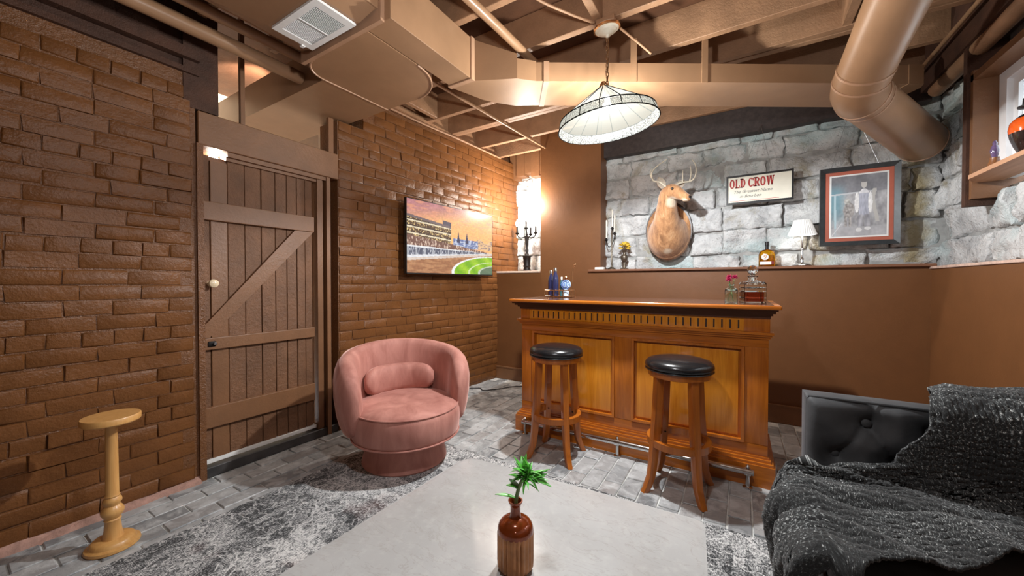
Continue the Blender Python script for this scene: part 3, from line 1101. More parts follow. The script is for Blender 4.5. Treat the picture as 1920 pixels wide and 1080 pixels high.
pipe('ceiling_cable', smooth_path([(-0.64, 2.30, 2.75), (-0.56, 2.42, 2.70), (-0.50, 2.50, 2.655)]), 0.007, M['joist'], 'short brown cable from ceiling box down to the flat duct', 'cable', 'cables at the pendant ceiling box')
pipe('floor_cord', smooth_path([(-2.60, 3.32, 0.012), (-2.5, 3.38, 0.012), (-2.42, 3.34, 0.012), (-2.30, 3.47, 0.012), (-2.22, 3.62, 0.012), (-2.1, 3.72, 0.012)]), 0.005, M['black'], 'thin black cord on the floor beyond the armchair', 'cord', n=8)

# ================================================================ FURNITURE
# ---- rug
bm = bbox(RUG[0], RUG[1], RUG[2], RUG[3], 0.004, 0.013, 0.003, 1)
tag(obj('area_rug', bm, M['rug'], None), 'distressed black and white patterned rug under the coffee table', 'rug')

# ---- coffee table
ct = thing('coffee_table', 'pale stone-topped coffee table in the foreground', 'table', (-0.55, 0.7, 0.013))


def rounded(poly, rads, k=7):
    out = []
    n = len(poly)
    for i in range(n):
        p, a, b = Vector(poly[i]), Vector(poly[i - 1]), Vector(poly[(i + 1) % n])
        r = rads[i]
        u1, u2_ = (a - p).normalized(), (b - p).normalized()
        for j in range(k + 1):
            t_ = j / k
            q0, q1 = p + u1 * r, p + u2_ * r
            out.append(tuple((1 - t_) ** 2 * q0 + 2 * t_ * (1 - t_) * p + t_ ** 2 * q1))
    return out


poly = rounded([(-1.072, 0.02), (0.045, 0.02), (-0.098, 1.395), (-1.072, 1.350)], [0.05, 0.05, 0.028, 0.075])
bm = bmesh.new()
prism(bm, [(x + 0.55, y - 0.7) for x, y in poly], 0.342, 0.387)
es = [e for e in bm.edges if abs(e.verts[0].co.z - e.verts[1].co.z) < 1e-5]
bmesh.ops.bevel(bm, geom=es, offset=0.006, segments=2, profile=0.6, affect='EDGES')
obj('top', bm, M['marble'], ct)
for y in (-0.40, 0.38):
    obj('leg', bbox(-0.36, 0.36, y - 0.05, y + 0.05, 0.0, 0.342, 0.008, 2), M['marble'], ct)

# ---- vase and sprig
vz = thing('bud_vase', 'small brown ribbed bottle vase on the coffee table', 'vase', (-0.535, 0.890, 0.4005))


def ribs(r, z, a):
    return r * (1 + 0.10 * abs(cos(a * 11)) - 0.07) if 0.008 < z < 0.108 else r


bm = bmesh.new()
prof = [(0, 0.001), (0.040, 0.001), (0.046, 0.004), (0.0495, 0.012)] + [(0.050, 0.012 + 0.092 * i / 6) for i in range(1, 7)] + [(0.050, 0.108)]
lathe(bm, prof, 96, fn=ribs)
obj('ribbed_body', bm, M['coppermatte'], vz, True, 60)
bm = bmesh.new()
lathe(bm, [(0.0505, 0.104 ), (0.0505, 0.112), (0.048, 0.122), (0.041, 0.132), (0.030, 0.139), (0.0175, 0.143), (0.0145, 0.152), (0.0140, 0.170), (0.0165, 0.180), (0.0205, 0.1875), (0.0205, 0.190), (0.017, 0.190), (0.0125, 0.182), (0.0105, 0.170), (0.0105, 0.150), (0, 0.149)], 48)
obj('glazed_shoulder', bm, M['copperglaze'], vz)

sp = thing('leaf_sprig', 'green leafy cut sprig standing in the brown bud vase', 'plant', (-0.535, 0.890, 0.552))
stem = smooth_path([(0, 0, 0.0), (0.004, 0.0, 0.05), (0.015, 0.006, 0.09), (0.032, 0.012, 0.115)])
bm = bmesh.new()
tube(bm, stem, 0.0052, 10)
obj('stem', bm, M['stem'], sp)


def leaf_mesh(name, L, Wd, curl, mat):
    verts, faces = [], []
    n = 9
    for i in range(n + 1):
        s = i / n
        wd = Wd * (sin(pi * min(1, s * 0.93 + 0.05)) ** 0.8) * (1 - 0.25 * s)
        z = -curl * s * s * L
        x = s * L
        for k, f_ in enumerate((-1, -0.5, 0, 0.5, 1)):
            verts.append((x, wd * f_, z + 0.25 * wd * abs(f_)))
        for k, f_ in enumerate((1, 0.5, 0, -0.5, -1)):
            verts.append((x, wd * f_, z + 0.25 * wd * abs(f_) - 0.0012))
    for i in range(n):
        for k in range(10):
            a, b = i * 10 + k, i * 10 + (k + 1) % 10
            faces.append((a, b, b + 10, a + 10))
    me = bpy.data.meshes.new(name)
    me.from_pydata(verts, [], faces)
    me.polygons.foreach_set('use_smooth', [True] * len(me.polygons))
    me.materials.append(mat)
    return me


lA = leaf_mesh('leaf', 0.062, 0.0085, 0.15, M['green'])
lB = leaf_mesh('leaf', 0.050, 0.0065, 0.55, M['green'])
lC = leaf_mesh('leaf', 0.040, 0.014, 0.2, M['palegreen'])


def aim(o, d_, roll=0.0):
    q = Vector(d_).to_track_quat('X', 'Z')
    o.rotation_mode = 'QUATERNION'
    o.rotation_quaternion = q @ Matrix.Rotation(roll, 3, 'X').to_quaternion()


rt = _rt
fwv = _fw


def cdir(a, b, c_):            # right, away, up as seen in the photograph
    return rt * a + fwv * b + Vector((0, 0, c_))


o = obj('leaf', lA, None, sp, loc=(0.004, 0.0, 0.045))
aim(o, cdir(-0.92, -0.1, 0.38))
o = obj('leaf', lA, None, sp, loc=(0.012, 0.004, 0.075))
o.scale = (0.62, 1.25, 1)
aim(o, cdir(-0.8, 0.2, 0.25))
o = obj('leaf', lC, None, sp, loc=(0.004, 0.006, 0.066))
aim(o, cdir(-0.45, 0.1, 0.8), 1.1)
o = obj('leaf', lC, None, sp, loc=(0.022, 0.012, 0.100))
aim(o, cdir(-0.35, 0.1, 0.9), 1.0)
rr = random.Random(4)
top = Vector((0.030, 0.012, 0.110))
for k in range(46):
    a = rr.uniform(-0.75, 1.0)
    o = obj('leaf', lB if k % 3 else lA, None, sp, loc=top + Vector((rr.uniform(-.01, .012), rr.uniform(-.01, .01), rr.uniform(-.012, .010))))
    aim(o, cdir(a * 0.9, rr.uniform(-0.7, 0.5), rr.uniform(0.15, 0.9) * (1 - 0.35 * abs(a))), rr.uniform(-.5, .5))
    s = rr.uniform(0.6, 0.95)
    o.scale = (s, 1.0 * s, 1)
o = obj('leaf', lA, None, sp, loc=top)
aim(o, cdir(0.9, -0.35, -0.10))
o.scale = (1.15, 1.5, 1)
o = obj('leaf', lB, None, sp, loc=(0.022, 0.01, 0.088))
aim(o, cdir(0.8, -0.1, 0.1))
o.scale = (0.8, 0.5, 1)

# ---- side table
stb = thing('drink_table', 'slim turned pale wood pedestal table by the brick wall', 'table', (-2.425, 0.483, 0.004))
bm = bmesh.new()
lathe(bm, [(0, 0), (0.088, 0), (0.092, 0.006), (0.090, 0.016), (0.078, 0.022), (0.074, 0.032), (0.066, 0.040), (0.045, 0.043), (0, 0.043)], 48)
obj('base', bm, M['maple'], stb)
bm = bmesh.new()
lathe(bm, [(0.038, 0.040), (0.033, 0.055), (0.029, 0.08), (0.026, 0.118), (0.029, 0.124), (0.026, 0.130), (0.030, 0.138), (0.038, 0.152), (0.039, 0.164), (0.033, 0.178), (0.025, 0.188), (0.027, 0.196), (0.032, 0.204), (0.031, 0.216), (0.024, 0.226), (0.026, 0.232), (0.0225, 0.240), (0.0215, 0.40), (0.0195, 0.56), (0.024, 0.566)], 40)
obj('column', bm, M['maple'], stb)
bm = bmesh.new()
lathe(bm, [(0, 0.566), (0.094, 0.566), (0.098, 0.571), (0.098, 0.592), (0.095, 0.596), (0, 0.596)], 56)
obj('top', bm, M['maple'], stb)

# ---- pink swivel armchair
ch = thing('tub_chair', 'pink velvet tub armchair on a round plinth by the door', 'armchair', (-1.945, 1.775, 0.0135), R(-30))
ch.scale = (0.95, 0.95, 0.97)
bm = bmesh.new()
lathe(bm, [(0, 0), (0.285, 0), (0.292, 0.010), (0.285, 0.04), (0.268, 0.10), (0.262, 0.20), (0, 0.20)], 56, sy=1.0)
obj('plinth', bm, M['velvet'], ch)
bm = bmesh.new()


def seatshape(r, z, a):
    return r * (1.0 + 0.05 * cos(a))


lathe(bm, [(0, 0.185), (0.315, 0.185), (0.352, 0.20), (0.366, 0.235), (0.370, 0.30), (0.368, 0.355), (0.355, 0.392), (0.325, 0.412), (0.24, 0.428), (0.12, 0.436), (0, 0.438)], 64, c=(0.035, 0, 0), fn=seatshape)
sc = obj('seat_cushion', bm, M['velvet'], ch, True, 75)
for z, r_ in ((0.210, 0.362), (0.392, 0.357)):
    bm = bmesh.new()
    tube(bm, [(0.035 + seatshape(r_, z, a) * cos(a), seatshape(r_, z, a) * sin(a), z) for a in [2 * pi * i / 72 for i in range(72)]], 0.006, 8, closed=True)
    obj('piping', bm, M['velvet'], sc)
# wrapped back and arms: swept rounded slab
bm = bmesh.new()
N = 60
rings = []
for i in range(N + 1):
    s = -1 + 2 * i / N
    phi = pi + s * R(122)
    e = abs(s)
    endk = math.sqrt(max(0.0, 1 - max(0.0, (e - 0.80) / 0.20) ** 2.2))
    ztop = 0.785 - 0.115 * e ** 2.0
    zbot = 0.215 + 0.02 * e
    zc = (ztop + zbot) / 2 - 0.02 * max(0, e - 0.8) / 0.2
    hh = (ztop - zbot) / 2 * max(0.02, 0.30 + 0.70 * endk if e < 0.999 else 0.30)
    th = 0.070 * (1 + 0.10 * e) * max(0.04, endk)
    rc = 0.368
    ring = []
    for k in range(20):
        a = 2 * pi * k / 20
        ca, sa = cos(a), sin(a)
        pw = 0.72
        x_ = math.copysign(abs(ca) ** pw, ca) * th
        z_ = math.copysign(abs(sa) ** pw, sa) * hh
        lean = 0.030 * (z_ / 0.28) - 0.035 * max(0, z_ / 0.28) ** 2 + 0.01
        r_ = rc + x_ + lean
        ring.append(bm.verts.new((r_ * cos(phi), r_ * sin(phi) * 1.02, zc + z_)))
    rings.append(ring)
for A_, B_ in zip(rings, rings[1:]):
    for k in range(20):
        j = (k + 1) % 20
        bm.faces.new((A_[k], A_[j], B_[j], B_[k]))
bm.faces.new(rings[0])
bm.faces.new(rings[-1][::-1])
obj('wrapped_back', bm, M['velvet'], ch, True, 80)
# lumbar pillow, curved
bm = bmesh.new()
rings = []
for i in range(25):
    s = -1 + 2 * i / 24
    phi = pi + s * R(66)
    k_ = max(0.02, (1 - abs(s) ** 5)) ** 0.5
    ring = []
    for k in range(16):
        a = 2 * pi * k / 16
        r_ = 0.262 + 0.055 * k_ * math.copysign(abs(cos(a)) ** 0.8, cos(a)) + 0.10 * (1 - cos(s * 0.9)) * 0
        z_ = 0.508 + 0.104 * k_ * math.copysign(abs(sin(a)) ** 0.7, sin(a))
        ring.append(bm.verts.new((r_ * cos(phi), r_ * sin(phi), z_)))
    rings.append(ring)
for A_, B_ in zip(rings, rings[1:]):
    for k in range(16):
        j = (k + 1) % 16
        bm.faces.new((A_[k], A_[j], B_[j], B_[k]))
bm.faces.new(rings[0])
bm.faces.new(rings[-1][::-1])
obj('lumbar_pillow', bm, M['velvet'], ch, True, 80)

# ---- bar counter
bx0, bx1, by = -1.525, 0.140, 2.640
bar = thing('home_bar', 'long mahogany bar counter with fluted frieze and panelled front', 'bar', (0, 0, 0.004))


def bpart(name, x0, x1, y0, y1, z0, z1, m='barx', bev=0.003, par=None):
    return obj(name, bbox(x0, x1, y0, y1, z0, z1, bev, 2), M[m], par or bar)


bpart('carcass', bx0 + 0.01, bx1 - 0.01, by + 0.02, 3.19, 0.05, 1.02, 'bar')
bm = bbox(bx0 - 0.060, bx1 + 0.055, 2.535, 3.28, 1.042, 1.066, 0.007, 3)
bt = obj('bar_top', bm, M['bar'] if False else M['barx'], bar)
obj('top_inlay', bbox(bx0 - 0.03, bx1 + 0.02, 2.575, 3.24, 1.0655, 1.0675, 0.0), M['bardark'], bt, False)
# cornice under the top
bm = bmesh.new()
for k, (o_, z0, z1) in enumerate(((0.012, 0.985, 1.002), (0.026, 1.002, 1.016), (0.044, 1.016, 1.030), (0.060, 1.030, 1.042))):
    box(bm, bx0 - o_, bx1 + o_ * 0.7, by - o_, 3.2, z0, z1)
obj('cornice', bm, M['bardark'], bar, False)
fz = bpart('frieze', bx0, bx1, by, by + 0.025, 0.905, 0.985, 'barpanel', 0.002)
fl = bmesh.new()
box(fl, -0.0042, 0.0042, -0.0015, 0.004, -0.026, 0.026)
flm = mesh_of('flute', fl, M['slot'], False)
for k in range(33):
    x = -1.418 + k * (1.418 - 0.012) / 32
    obj('flute', flm, None, fz, loc=(x, by, 0.945))
bpart('corner_block', bx1 - 0.125, bx1 + 0.006, by - 0.006, by + 0.03, 0.905, 0.985, 'bar', 0.002)
bpart('corner_block', bx0 - 0.006, bx0 + 0.075, by - 0.006, by + 0.03, 0.905, 0.985, 'bar', 0.002)
bm = bmesh.new()
for o_, z0, z1 in ((0.030, 0.890, 0.905), (0.020, 0.878, 0.890), (0.010, 0.864, 0.878)):
    box(bm, bx0 - o_, bx1 + o_ * 0.8, by - o_, by + 0.06, z0, z1)
obj('frieze_moulding', bm, M['barx'], bar, False)
zt, zb = 0.812, 0.235
bpart('top_rail', bx0, bx1, by, by + 0.03, zt, 0.866)
bpart('bottom_rail', bx0, bx1, by, by + 0.03, 0.15, zb)
for x0, x1 in ((bx0, -1.425), (-0.765, -0.645), (0.020, bx1)):
    bpart('stile', x0, x1, by - 0.001, by + 0.03, zb, zt, 'bar')
for x0, x1 in ((-1.425, -0.765), (-0.645, 0.020)):
    p_ = bpart('panel', x0 + 0.030, x1 - 0.030, by + 0.012, by + 0.035, zb + 0.030, zt - 0.030, 'barpanel', 0.006)
    bm = bmesh.new()
    for (a0, a1, c0, c1) in ((x0, x1, zt - 0.016, zt), (x0, x1, zb, zb + 0.016), (x0, x0 + 0.016, zb + .016, zt - .016), (x1 - 0.016, x1, zb + .016, zt - .016)):
        box(bm, a0, a1, by - 0.009, by + 0.03, c0, c1)
    obj('panel_moulding', bm, M['bar'], p_, False)
bm = bmesh.new()
for o_, z0, z1 in ((0.044, 0.0, 0.125), (0.034, 0.125, 0.140), (0.020, 0.140, 0.156), (0.008, 0.156, 0.168)):
    box(bm, bx0 - o_ * 0.8, bx1 + o_ * 0.8, by - o_, 3.2, z0, z1)
obj('plinth', bm, M['barx'], bar, False)
obj('corner_guard', bbox(bx1 + 0.036, bx1 + 0.040, by - 0.046, by + 0.04, 0.0, 0.16), M['steel'], bar, False)
bm = bmesh.new()
tube(bm, [(bx0 + 0.05, 2.560, 0.095), (bx1 - 0.07, 2.560, 0.095)], 0.019, 18)
fr_ = obj('foot_rail', bm, M['chrome'], bar)
for x in (bx0 + 0.075, -0.72, bx1 - 0.10):
    bm = bmesh.new()
    tube(bm, [(x, 2.560, 0.0), (x, 2.560, 0.095)], 0.011, 12)
    tube(bm, [(x, 2.560, 0.095), (x, by - 0.03, 0.095)], 0.010, 12)
    tube(bm, [(x - 0.016, 2.560, 0.095), (x + 0.016, 2.560, 0.095)], 0.024, 18)
    lathe(bm, [(0, 0), (0.026, 0), (0.026, 0.006), (0.014, 0.012), (0, 0.012)], 16, c=(x, 2.560, 0.0))
    lathe(bm, [(0.006, 0.118), (0.012, 0.126), (0.006, 0.136), (0, 0.138)], 14, c=(x, 2.560, 0.0))
    obj('rail_bracket', bm, M['chrome'], fr_)


# ---- bar stools
def make_stool(label, loc, rz):
    s = thing('bar_stool', label, 'bar stool', loc, rz, 'backless bar stools in front of the bar')
    bm = bmesh.new()
    lathe(bm, [(0, 0.690), (0.150, 0.690), (0.170, 0.694), (0.182, 0.706), (0.186, 0.720), (0.181, 0.736), (0.165, 0.750), (0.13, 0.760), (0.08, 0.765), (0, 0.767)], 56)
    c_ = obj('seat_pad', bm, M['leather'], s, True, 70)
    bm = bmesh.new()
    tube(bm, [(0.181 * cos(a), 0.181 * sin(a), 0.698) for a in [2 * pi * i / 64 for i in range(64)]], 0.0045, 8, closed=True)
    obj('piping', bm, M['leather'], c_)
    bm = bmesh.new()
    lathe(bm, [(0, 0.655), (0.155, 0.655), (0.166, 0.660), (0.168, 0.690), (0, 0.690)], 56)
    obj('seat_ring', bm, M['stool'], s)
    for k in range(4):
        a = pi / 4 + k * pi / 2
        prof = [(0.128, 0.672, 0.021), (0.130, 0.60, 0.021), (0.138, 0.45, 0.0205), (0.150, 0.30, 0.021), (0.160, 0.18, 0.021), (0.172, 0.09, 0.020), (0.195, 0.03, 0.019), (0.212, 0.0, 0.018)]
        bm = bmesh.new()
        rings = []
        for r_, z, h in prof:
            c2 = [(r_ - h, -h * .95), (r_ + h, -h * .95), (r_ + h, h * .95), (r_ - h, h * .95)]
            rings.append([bm.verts.new((x * cos(a) - y * sin(a), x * sin(a) + y * cos(a), z)) for x, y in c2])
        for A_, B_ in zip(rings, rings[1:]):
            for q in range(4):
                j = (q + 1) % 4
                bm.faces.new((A_[q], A_[j], B_[j], B_[q]))
        bm.faces.new(rings[0])
        bm.faces.new(rings[-1][::-1])
        es = [e for e in bm.edges if abs(e.verts[0].co.z - e.verts[1].co.z) > 0.02]
        bmesh.ops.bevel(bm, geom=es, offset=0.005, segments=2, profile=0.5, affect='EDGES')
        obj('leg', bm, M['stool'], s)
    # footrest ring: flat band
    bm = bmesh.new()
    n = 56
    sec = [(0.143, 0.262), (0.172, 0.262), (0.172, 0.300), (0.143, 0.300)]
    rings = [[bm.verts.new((r_ * cos(2 * pi * i / n), r_ * sin(2 * pi * i / n), z)) for r_, z in sec] for i in range(n)]
    for i in range(n):
        A_, B_ = rings[i], rings[(i + 1) % n]
        for q in range(4):
            j = (q + 1) % 4
            bm.faces.new((A_[q], A_[j], B_[j], B_[q]))
    fr2 = obj('foot_ring', bm, M['stool'], s)
    bm = bmesh.new()
    for k in range(4):
        a = pi / 4 + k * pi / 2
        lathe(bm, [(0, -0.003), (0.006, -0.003), (0.006, 0.003), (0, 0.003)], 8, c=(0.128 * cos(a), 0.128 * sin(a), 0.281))
    obj('bolt', bm, M['darkiron'], fr2)
    return s


make_stool('round black leather bar stool nearer the pink armchair', (-1.095, 2.370, 0.004), R(4))
make_stool('round black leather bar stool nearer the grey sofa', (-0.305, 2.345, 0.004), R(-3))

# ---- sofa
sx0, sx1, sy0, sy1 = 0.218, 1.150, 1.235, 1.790
sofa = thing('tufted_sofa', 'charcoal velvet low sofa with button-tufted back', 'sofa', (0, 0, 0.013))
obj('base', bbox(sx0 + 0.01, sx1, sy0 + 0.02, sy1 + 0.12, 0.10, 0.27, 0.02, 3), M['sofa'], sofa)
bm = bbox(sx0 + 0.012, sx1 + 0.02, sy0, sy1 + 0.01, 0.272, 0.440, 0.0)
bmesh.ops.subdivide_edges(bm, edges=bm.edges[:], cuts=9, use_grid_fill=True)
for v_ in bm.verts:
    x, y, z = v_.co
    cx_, cy_ = (x - (sx0 + sx1) / 2) / ((sx1 - sx0) / 2), (y - (sy0 + sy1) / 2) / ((sy1 - sy0) / 2)
    if z > 0.43:
        v_.co.z += 0.012 * (1 - cx_ ** 4) * (1 - cy_ ** 4)
bmesh.ops.bevel(bm, geom=[e for e in bm.edges if e.is_manifold and e.calc_face_angle(0) > 1.0], offset=0.030, segments=4, profile=0.6, affect='EDGES')
obj('seat_cushion', bm, M['sofa'], sofa, True, 80)
# tufted back
buttons = [(0.392, 0.675), (0.555, 0.675), (0.72, 0.675), (0.885, 0.675), (0.305, 0.545), (0.47, 0.545), (0.635, 0.545), (0.80, 0.545)]
verts, faces = [], []
nx, nz_ = 90, 40
z0b, z1b = 0.30, 0.752


def tuft(x, z):
    dmin = min(math.hypot(x - bx, (z - bz)) for bx, bz in buttons)
    d_ = 0.060 * (1 - math.exp(-(dmin / 0.055) ** 1.1)) - 0.060
    for bx, bz in buttons:           # creases running from each button upward to the roll
        if bz > 0.6 and z > bz:
            d_ -= 0.014 * math.exp(-((x - bx - 0.02) / 0.010) ** 2)
    for (ax_, az_), (bx_, bz_2) in PLEATS:
        vx, vz = bx_ - ax_, bz_2 - az_
        t_ = max(0, min(1, ((x - ax_) * vx + (z - az_) * vz) / (vx * vx + vz * vz)))
        d_ -= 0.012 * math.exp(-(math.hypot(x - ax_ - vx * t_, z - az_ - vz * t_) / 0.009) ** 2)
    return d_


PLEATS = [(u_, l_) for u_ in buttons[:4] for l_ in buttons[4:] if abs(u_[0] - l_[0]) < 0.10]
for j in range(nz_ + 1):
    for i in range(nx + 1):
        s, q = i / nx, j / nz_
        x = sx0 + s * (sx1 - sx0)
        z = z0b + q * (z1b - z0b)
        e = min(s * (sx1 - sx0), (1 - q) * (z1b - z0b))
        rnd = 0.035 * max(0, 1 - e / 0.035) ** 2
        y = sy1 + 0.0 - tuft(x, z) - 0.018 * sin(pi * min(1, q)) + rnd
        verts.append((x, y, z))
nb = len(verts)
for j in range(nz_ + 1):
    for i in range(nx + 1):
        s, q = i / nx, j / nz_
        verts.append((sx0 + s * (sx1 - sx0), sy1 + 0.15, z0b + q * (z1b - z0b) - 0.006))
for j in range(nz_):
    for i in range(nx):
        k = j * (nx + 1) + i
        faces.append((k, k + 1, k + nx + 2, k + nx + 1))
        faces.append((nb + k, nb + k + nx + 1, nb + k + nx + 2, nb + k + 1))
for j in range(nz_):
    k = j * (nx + 1)
    faces.append((k, k + nx + 1, nb + k + nx + 1, nb + k))
    k += nx
    faces.append((k, nb + k, nb + k + nx + 1, k + nx + 1))
for i in range(nx):
    k = nz_ * (nx + 1) + i
    faces.append((k, k + 1, nb + k + 1, nb + k))
me = bpy.data.meshes.new('tufted_back')
me.from_pydata(verts, [], faces)
me.polygons.foreach_set('use_smooth', [True] * len(me.polygons))
me.set_sharp_from_angle(angle=R(75))
me.materials.append(M['sofa'])
back = obj('tufted_back', me, None, sofa)
bm = bmesh.new()
lathe(bm, [(0, 0), (0.012, 0), (0.015, 0.004), (0.010, 0.008), (0, 0.009)], 18)
bmesh.ops.transform(bm, matrix=Matrix.Rotation(pi / 2, 4, 'X'), verts=bm.verts[:])
bmesh_b = mesh_of('button', bm, M['sofa'])
for bx, bz in buttons:
    obj('button', bmesh_b, None, back, loc=(bx, sy1 + 0.040, bz))
bm = bmesh.new()
tube(bm, smooth_path([(sx0 + 0.004, sy1 + 0.035, 0.32), (sx0 + 0.004, sy1 + 0.035, 0.52), (sx0 + 0.004, sy1 + 0.035, 0.72), (sx0 + 0.012, sy1 + 0.035, 0.744), (sx0 + 0.05, sy1 + 0.035, 0.750), (0.7, sy1 + 0.035, 0.751), (sx1, sy1 + 0.035, 0.751)], 5), 0.005, 8)
obj('piping', bm, M['sofa'], back)
for x, y in ((sx0 + 0.06, sy0 + 0.07), (sx1 - 0.06, sy0 + 0.07), (sx0 + 0.06, sy1 + 0.06), (sx1 - 0.06, sy1 + 0.06)):
    bm = bmesh.new()
    lathe(bm, [(0, 0), (0.018, 0), (0.026, 0.10), (0, 0.10)], 16, c=(x, y, 0))
    obj('leg', bm, M['black'], sofa)

# ---- knitted throw draped over back, seat and left end of the sofa
pl = [(1.965, 0.70), (1.962, 0.755), (1.935, 0.782), (1.86, 0.788), (1.795, 0.784), (1.757, 0.755), (1.748, 0.66), (1.738, 0.57), (1.712, 0.508), (1.66, 0.485), (1.50, 0.483), (1.36, 0.481), (1.27, 0.476), (1.218, 0.45), (1.208, 0.36), (1.206, 0.28)]
pp = smooth_path([(0, y, z) for y, z in pl], 10)
cum = [0.0]
for a_, b_ in zip(pp, pp[1:]):
    cum.append(cum[-1] + (b_ - a_).length)


def prof_at(s):
    s = max(0.0, min(s, cum[-1] - 1e-6))
    for i in range(len(cum) - 1):
        if cum[i + 1] >= s:
            t_ = (s - cum[i]) / (cum[i + 1] - cum[i])
            p = pp[i].lerp(pp[i + 1], t_)
            tg = (pp[i + 1] - pp[i]).normalized()
            return p, Vector((0, tg.z, -tg.y))
    return pp[-1], Vector((0, -1, 0))


def interp(tab, s):
    if s <= tab[0][0]:
        return tab[0][1]
    for (a_, x0), (b_, x1) in zip(tab, tab[1:]):
        if s <= b_:
            k = (s - a_) / (b_ - a_)
            return x0 + (x1 - x0) * k * k * (3 - 2 * k)
    return tab[-1][1]


LEFT = [(0.0, 0.62), (0.16, 0.565), (0.30, 0.52), (0.44, 0.44), (0.50, 0.27), (0.55, 0.06), (0.62, -0.10), (0.76, -0.165), (0.96, -0.155)]
RIGHT_ = 1.16
NS, NXB = 210, 260
S_FRONT = next(c_ for c_, p_ in zip(cum, pp) if p_.y < 1.222 and p_.z < 0.6)
verts, faces, uvs = [], [], []
for j in range(NS + 1):
    q = j / NS
    for i in range(NXB + 1):
        u = i / NXB
        # front hem wanders
        xh = -0.16 + 1.32 * u
        yh = 1.20 + 0.62 * max(0.0, min(0.45, xh - 0.24))
        s = q * (S_FRONT - (yh - 1.21) + 0.13 * sstep(0.26, 0.10, xh) + 0.016 * sin(u * 17))
        xl = interp(LEFT, s)
        x = xl + (RIGHT_ - xl) * u
        p, nrm = prof_at(s)
        pos = Vector((x, p.y, p.z))
        wt = sstep(0.0, 0.06, u)
        # folds fanning from the upper right to the lower left
        ang = (x - 0.2) * 0.9 + (s - 0.5) * 1.0
        f1 = noise.noise(Vector((ang * 1.6 + 3, (s * 0.8 - x * 0.35) * 7.0, 1.3)))
        f2 = noise.noise(Vector((ang * 3.1 + 8, (s * 0.8 - x * 0.30) * 20.0, 4.3)))
        fold = 0.040 * (1 - abs(f1) * 2.0) + 0.012 * f2
        fold = max(fold, -0.012) + 0.012
        # deep fold line across the seat
        deep = math.exp(-((s - (0.70 + 0.05 * sin(x * 6))) / 0.022) ** 2) * sstep(0.15, 0.3, x)
        fold -= 0.022 * deep
        if x < sx0:                       # over the left end, hanging down
            ov = sx0 - x
            rr_ = 0.045
            if ov < rr_ * 1.57:
                a_ = ov / rr_
                pos.x = sx0 - 0.012 - rr_ * sin(a_) + 0.0
                pos.z = p.z - rr_ * (1 - cos(a_))
                nn = Vector((-sin(a_), 0, cos(a_)))
            else:
                pos.x = sx0 - 0.012 - rr_
                pos.z = p.z - rr_ - (ov - rr_ * 1.57)
                nn = Vector((-1, 0, 0))
            nn = (nn + nrm * (0.35 if p.z < 0.46 else 0.1)).normalized()
            fold *= 1.1
            fold += 0.02 * sin(s * 34 + x * 6) * min(1, ov / 0.1)
        else:
            nn = nrm
        # knit stitches
        kn = 0.0042 * (abs(sin(x * 240 + sin(s * 30) * .5)) * 0.8 + 0.6 * sin(s * 300 + 1.2 * sin(x * 120)))
        pos += nn * (0.008 + max(0, fold) * (0.6 + 0.4 * wt) + kn)
        pos.z = max(pos.z, 0.045 + 0.01 * sin(x * 40))
        verts.append(pos)
        uvs.append((x, s))
for j in range(NS):
    for i in range(NXB):
        k = j * (NXB + 1) + i
        faces.append((k, k + 1, k + NXB + 2, k + NXB + 1))
me = bpy.data.meshes.new('knit_throw')
me.from_pydata(verts, [], faces)
uvl = me.uv_layers.new(name='UVMap')
lv_ = [0] * len(me.loops)
me.loops.foreach_get('vertex_index', lv_)
uvl.data.foreach_set('uv', [c_ for vi in lv_ for c_ in uvs[vi]])
me.polygons.foreach_set('use_smooth', [True] * len(me.polygons))
me.materials.append(M['knit'])
thr_o = tag(obj('knit_throw', me, None), 'black and white heathered knit throw draped over the sofa', 'blanket')
sm_ = thr_o.modifiers.new('thickness', 'SOLIDIFY')
sm_.thickness = 0.008
sm_.offset = -1

# ================================================================ TELEVISION
tvA, tvB = Vector((-2.613, 2.405)), Vector((-2.520, 3.655))
tc = (tvA + tvB) / 2
tvw = (tvB - tvA).length
tdir = math.atan2(tvB.y - tvA.y, tvB.x - tvA.x)
TVZ = (1.283 + 1.985) / 2
tv = thing('television', 'wall-mounted flat television showing a racecourse at sunset', 'television', (tc.x, tc.y, TVZ - 0.351), tdir)
TVH = 0.702
# local: x along the set, screen faces local -y (into the room)
obj('housing', bbox(-tvw / 2, tvw / 2, 0.0, 0.030, 0, TVH, 0.003, 2), M['black'], tv)
bm = bmesh.new()
bz_ = 0.007
for (a0, a1, c0, c1) in ((-tvw / 2, tvw / 2, TVH - bz_, TVH), (-tvw / 2, tvw / 2, 0, bz_ * 1.6), (-tvw / 2, -tvw / 2 + bz_, 0, TVH), (tvw / 2 - bz_, tvw / 2, 0, TVH)):
    box(bm, a0, a1, -0.004, 0.001, c0, c1)
obj('bezel', bm, M['black'], tv, False)
obj('wall_bracket', bbox(-0.20, 0.20, 0.030, 0.075, 0.15, 0.55, 0.004, 1), M['darkiron'], tv)


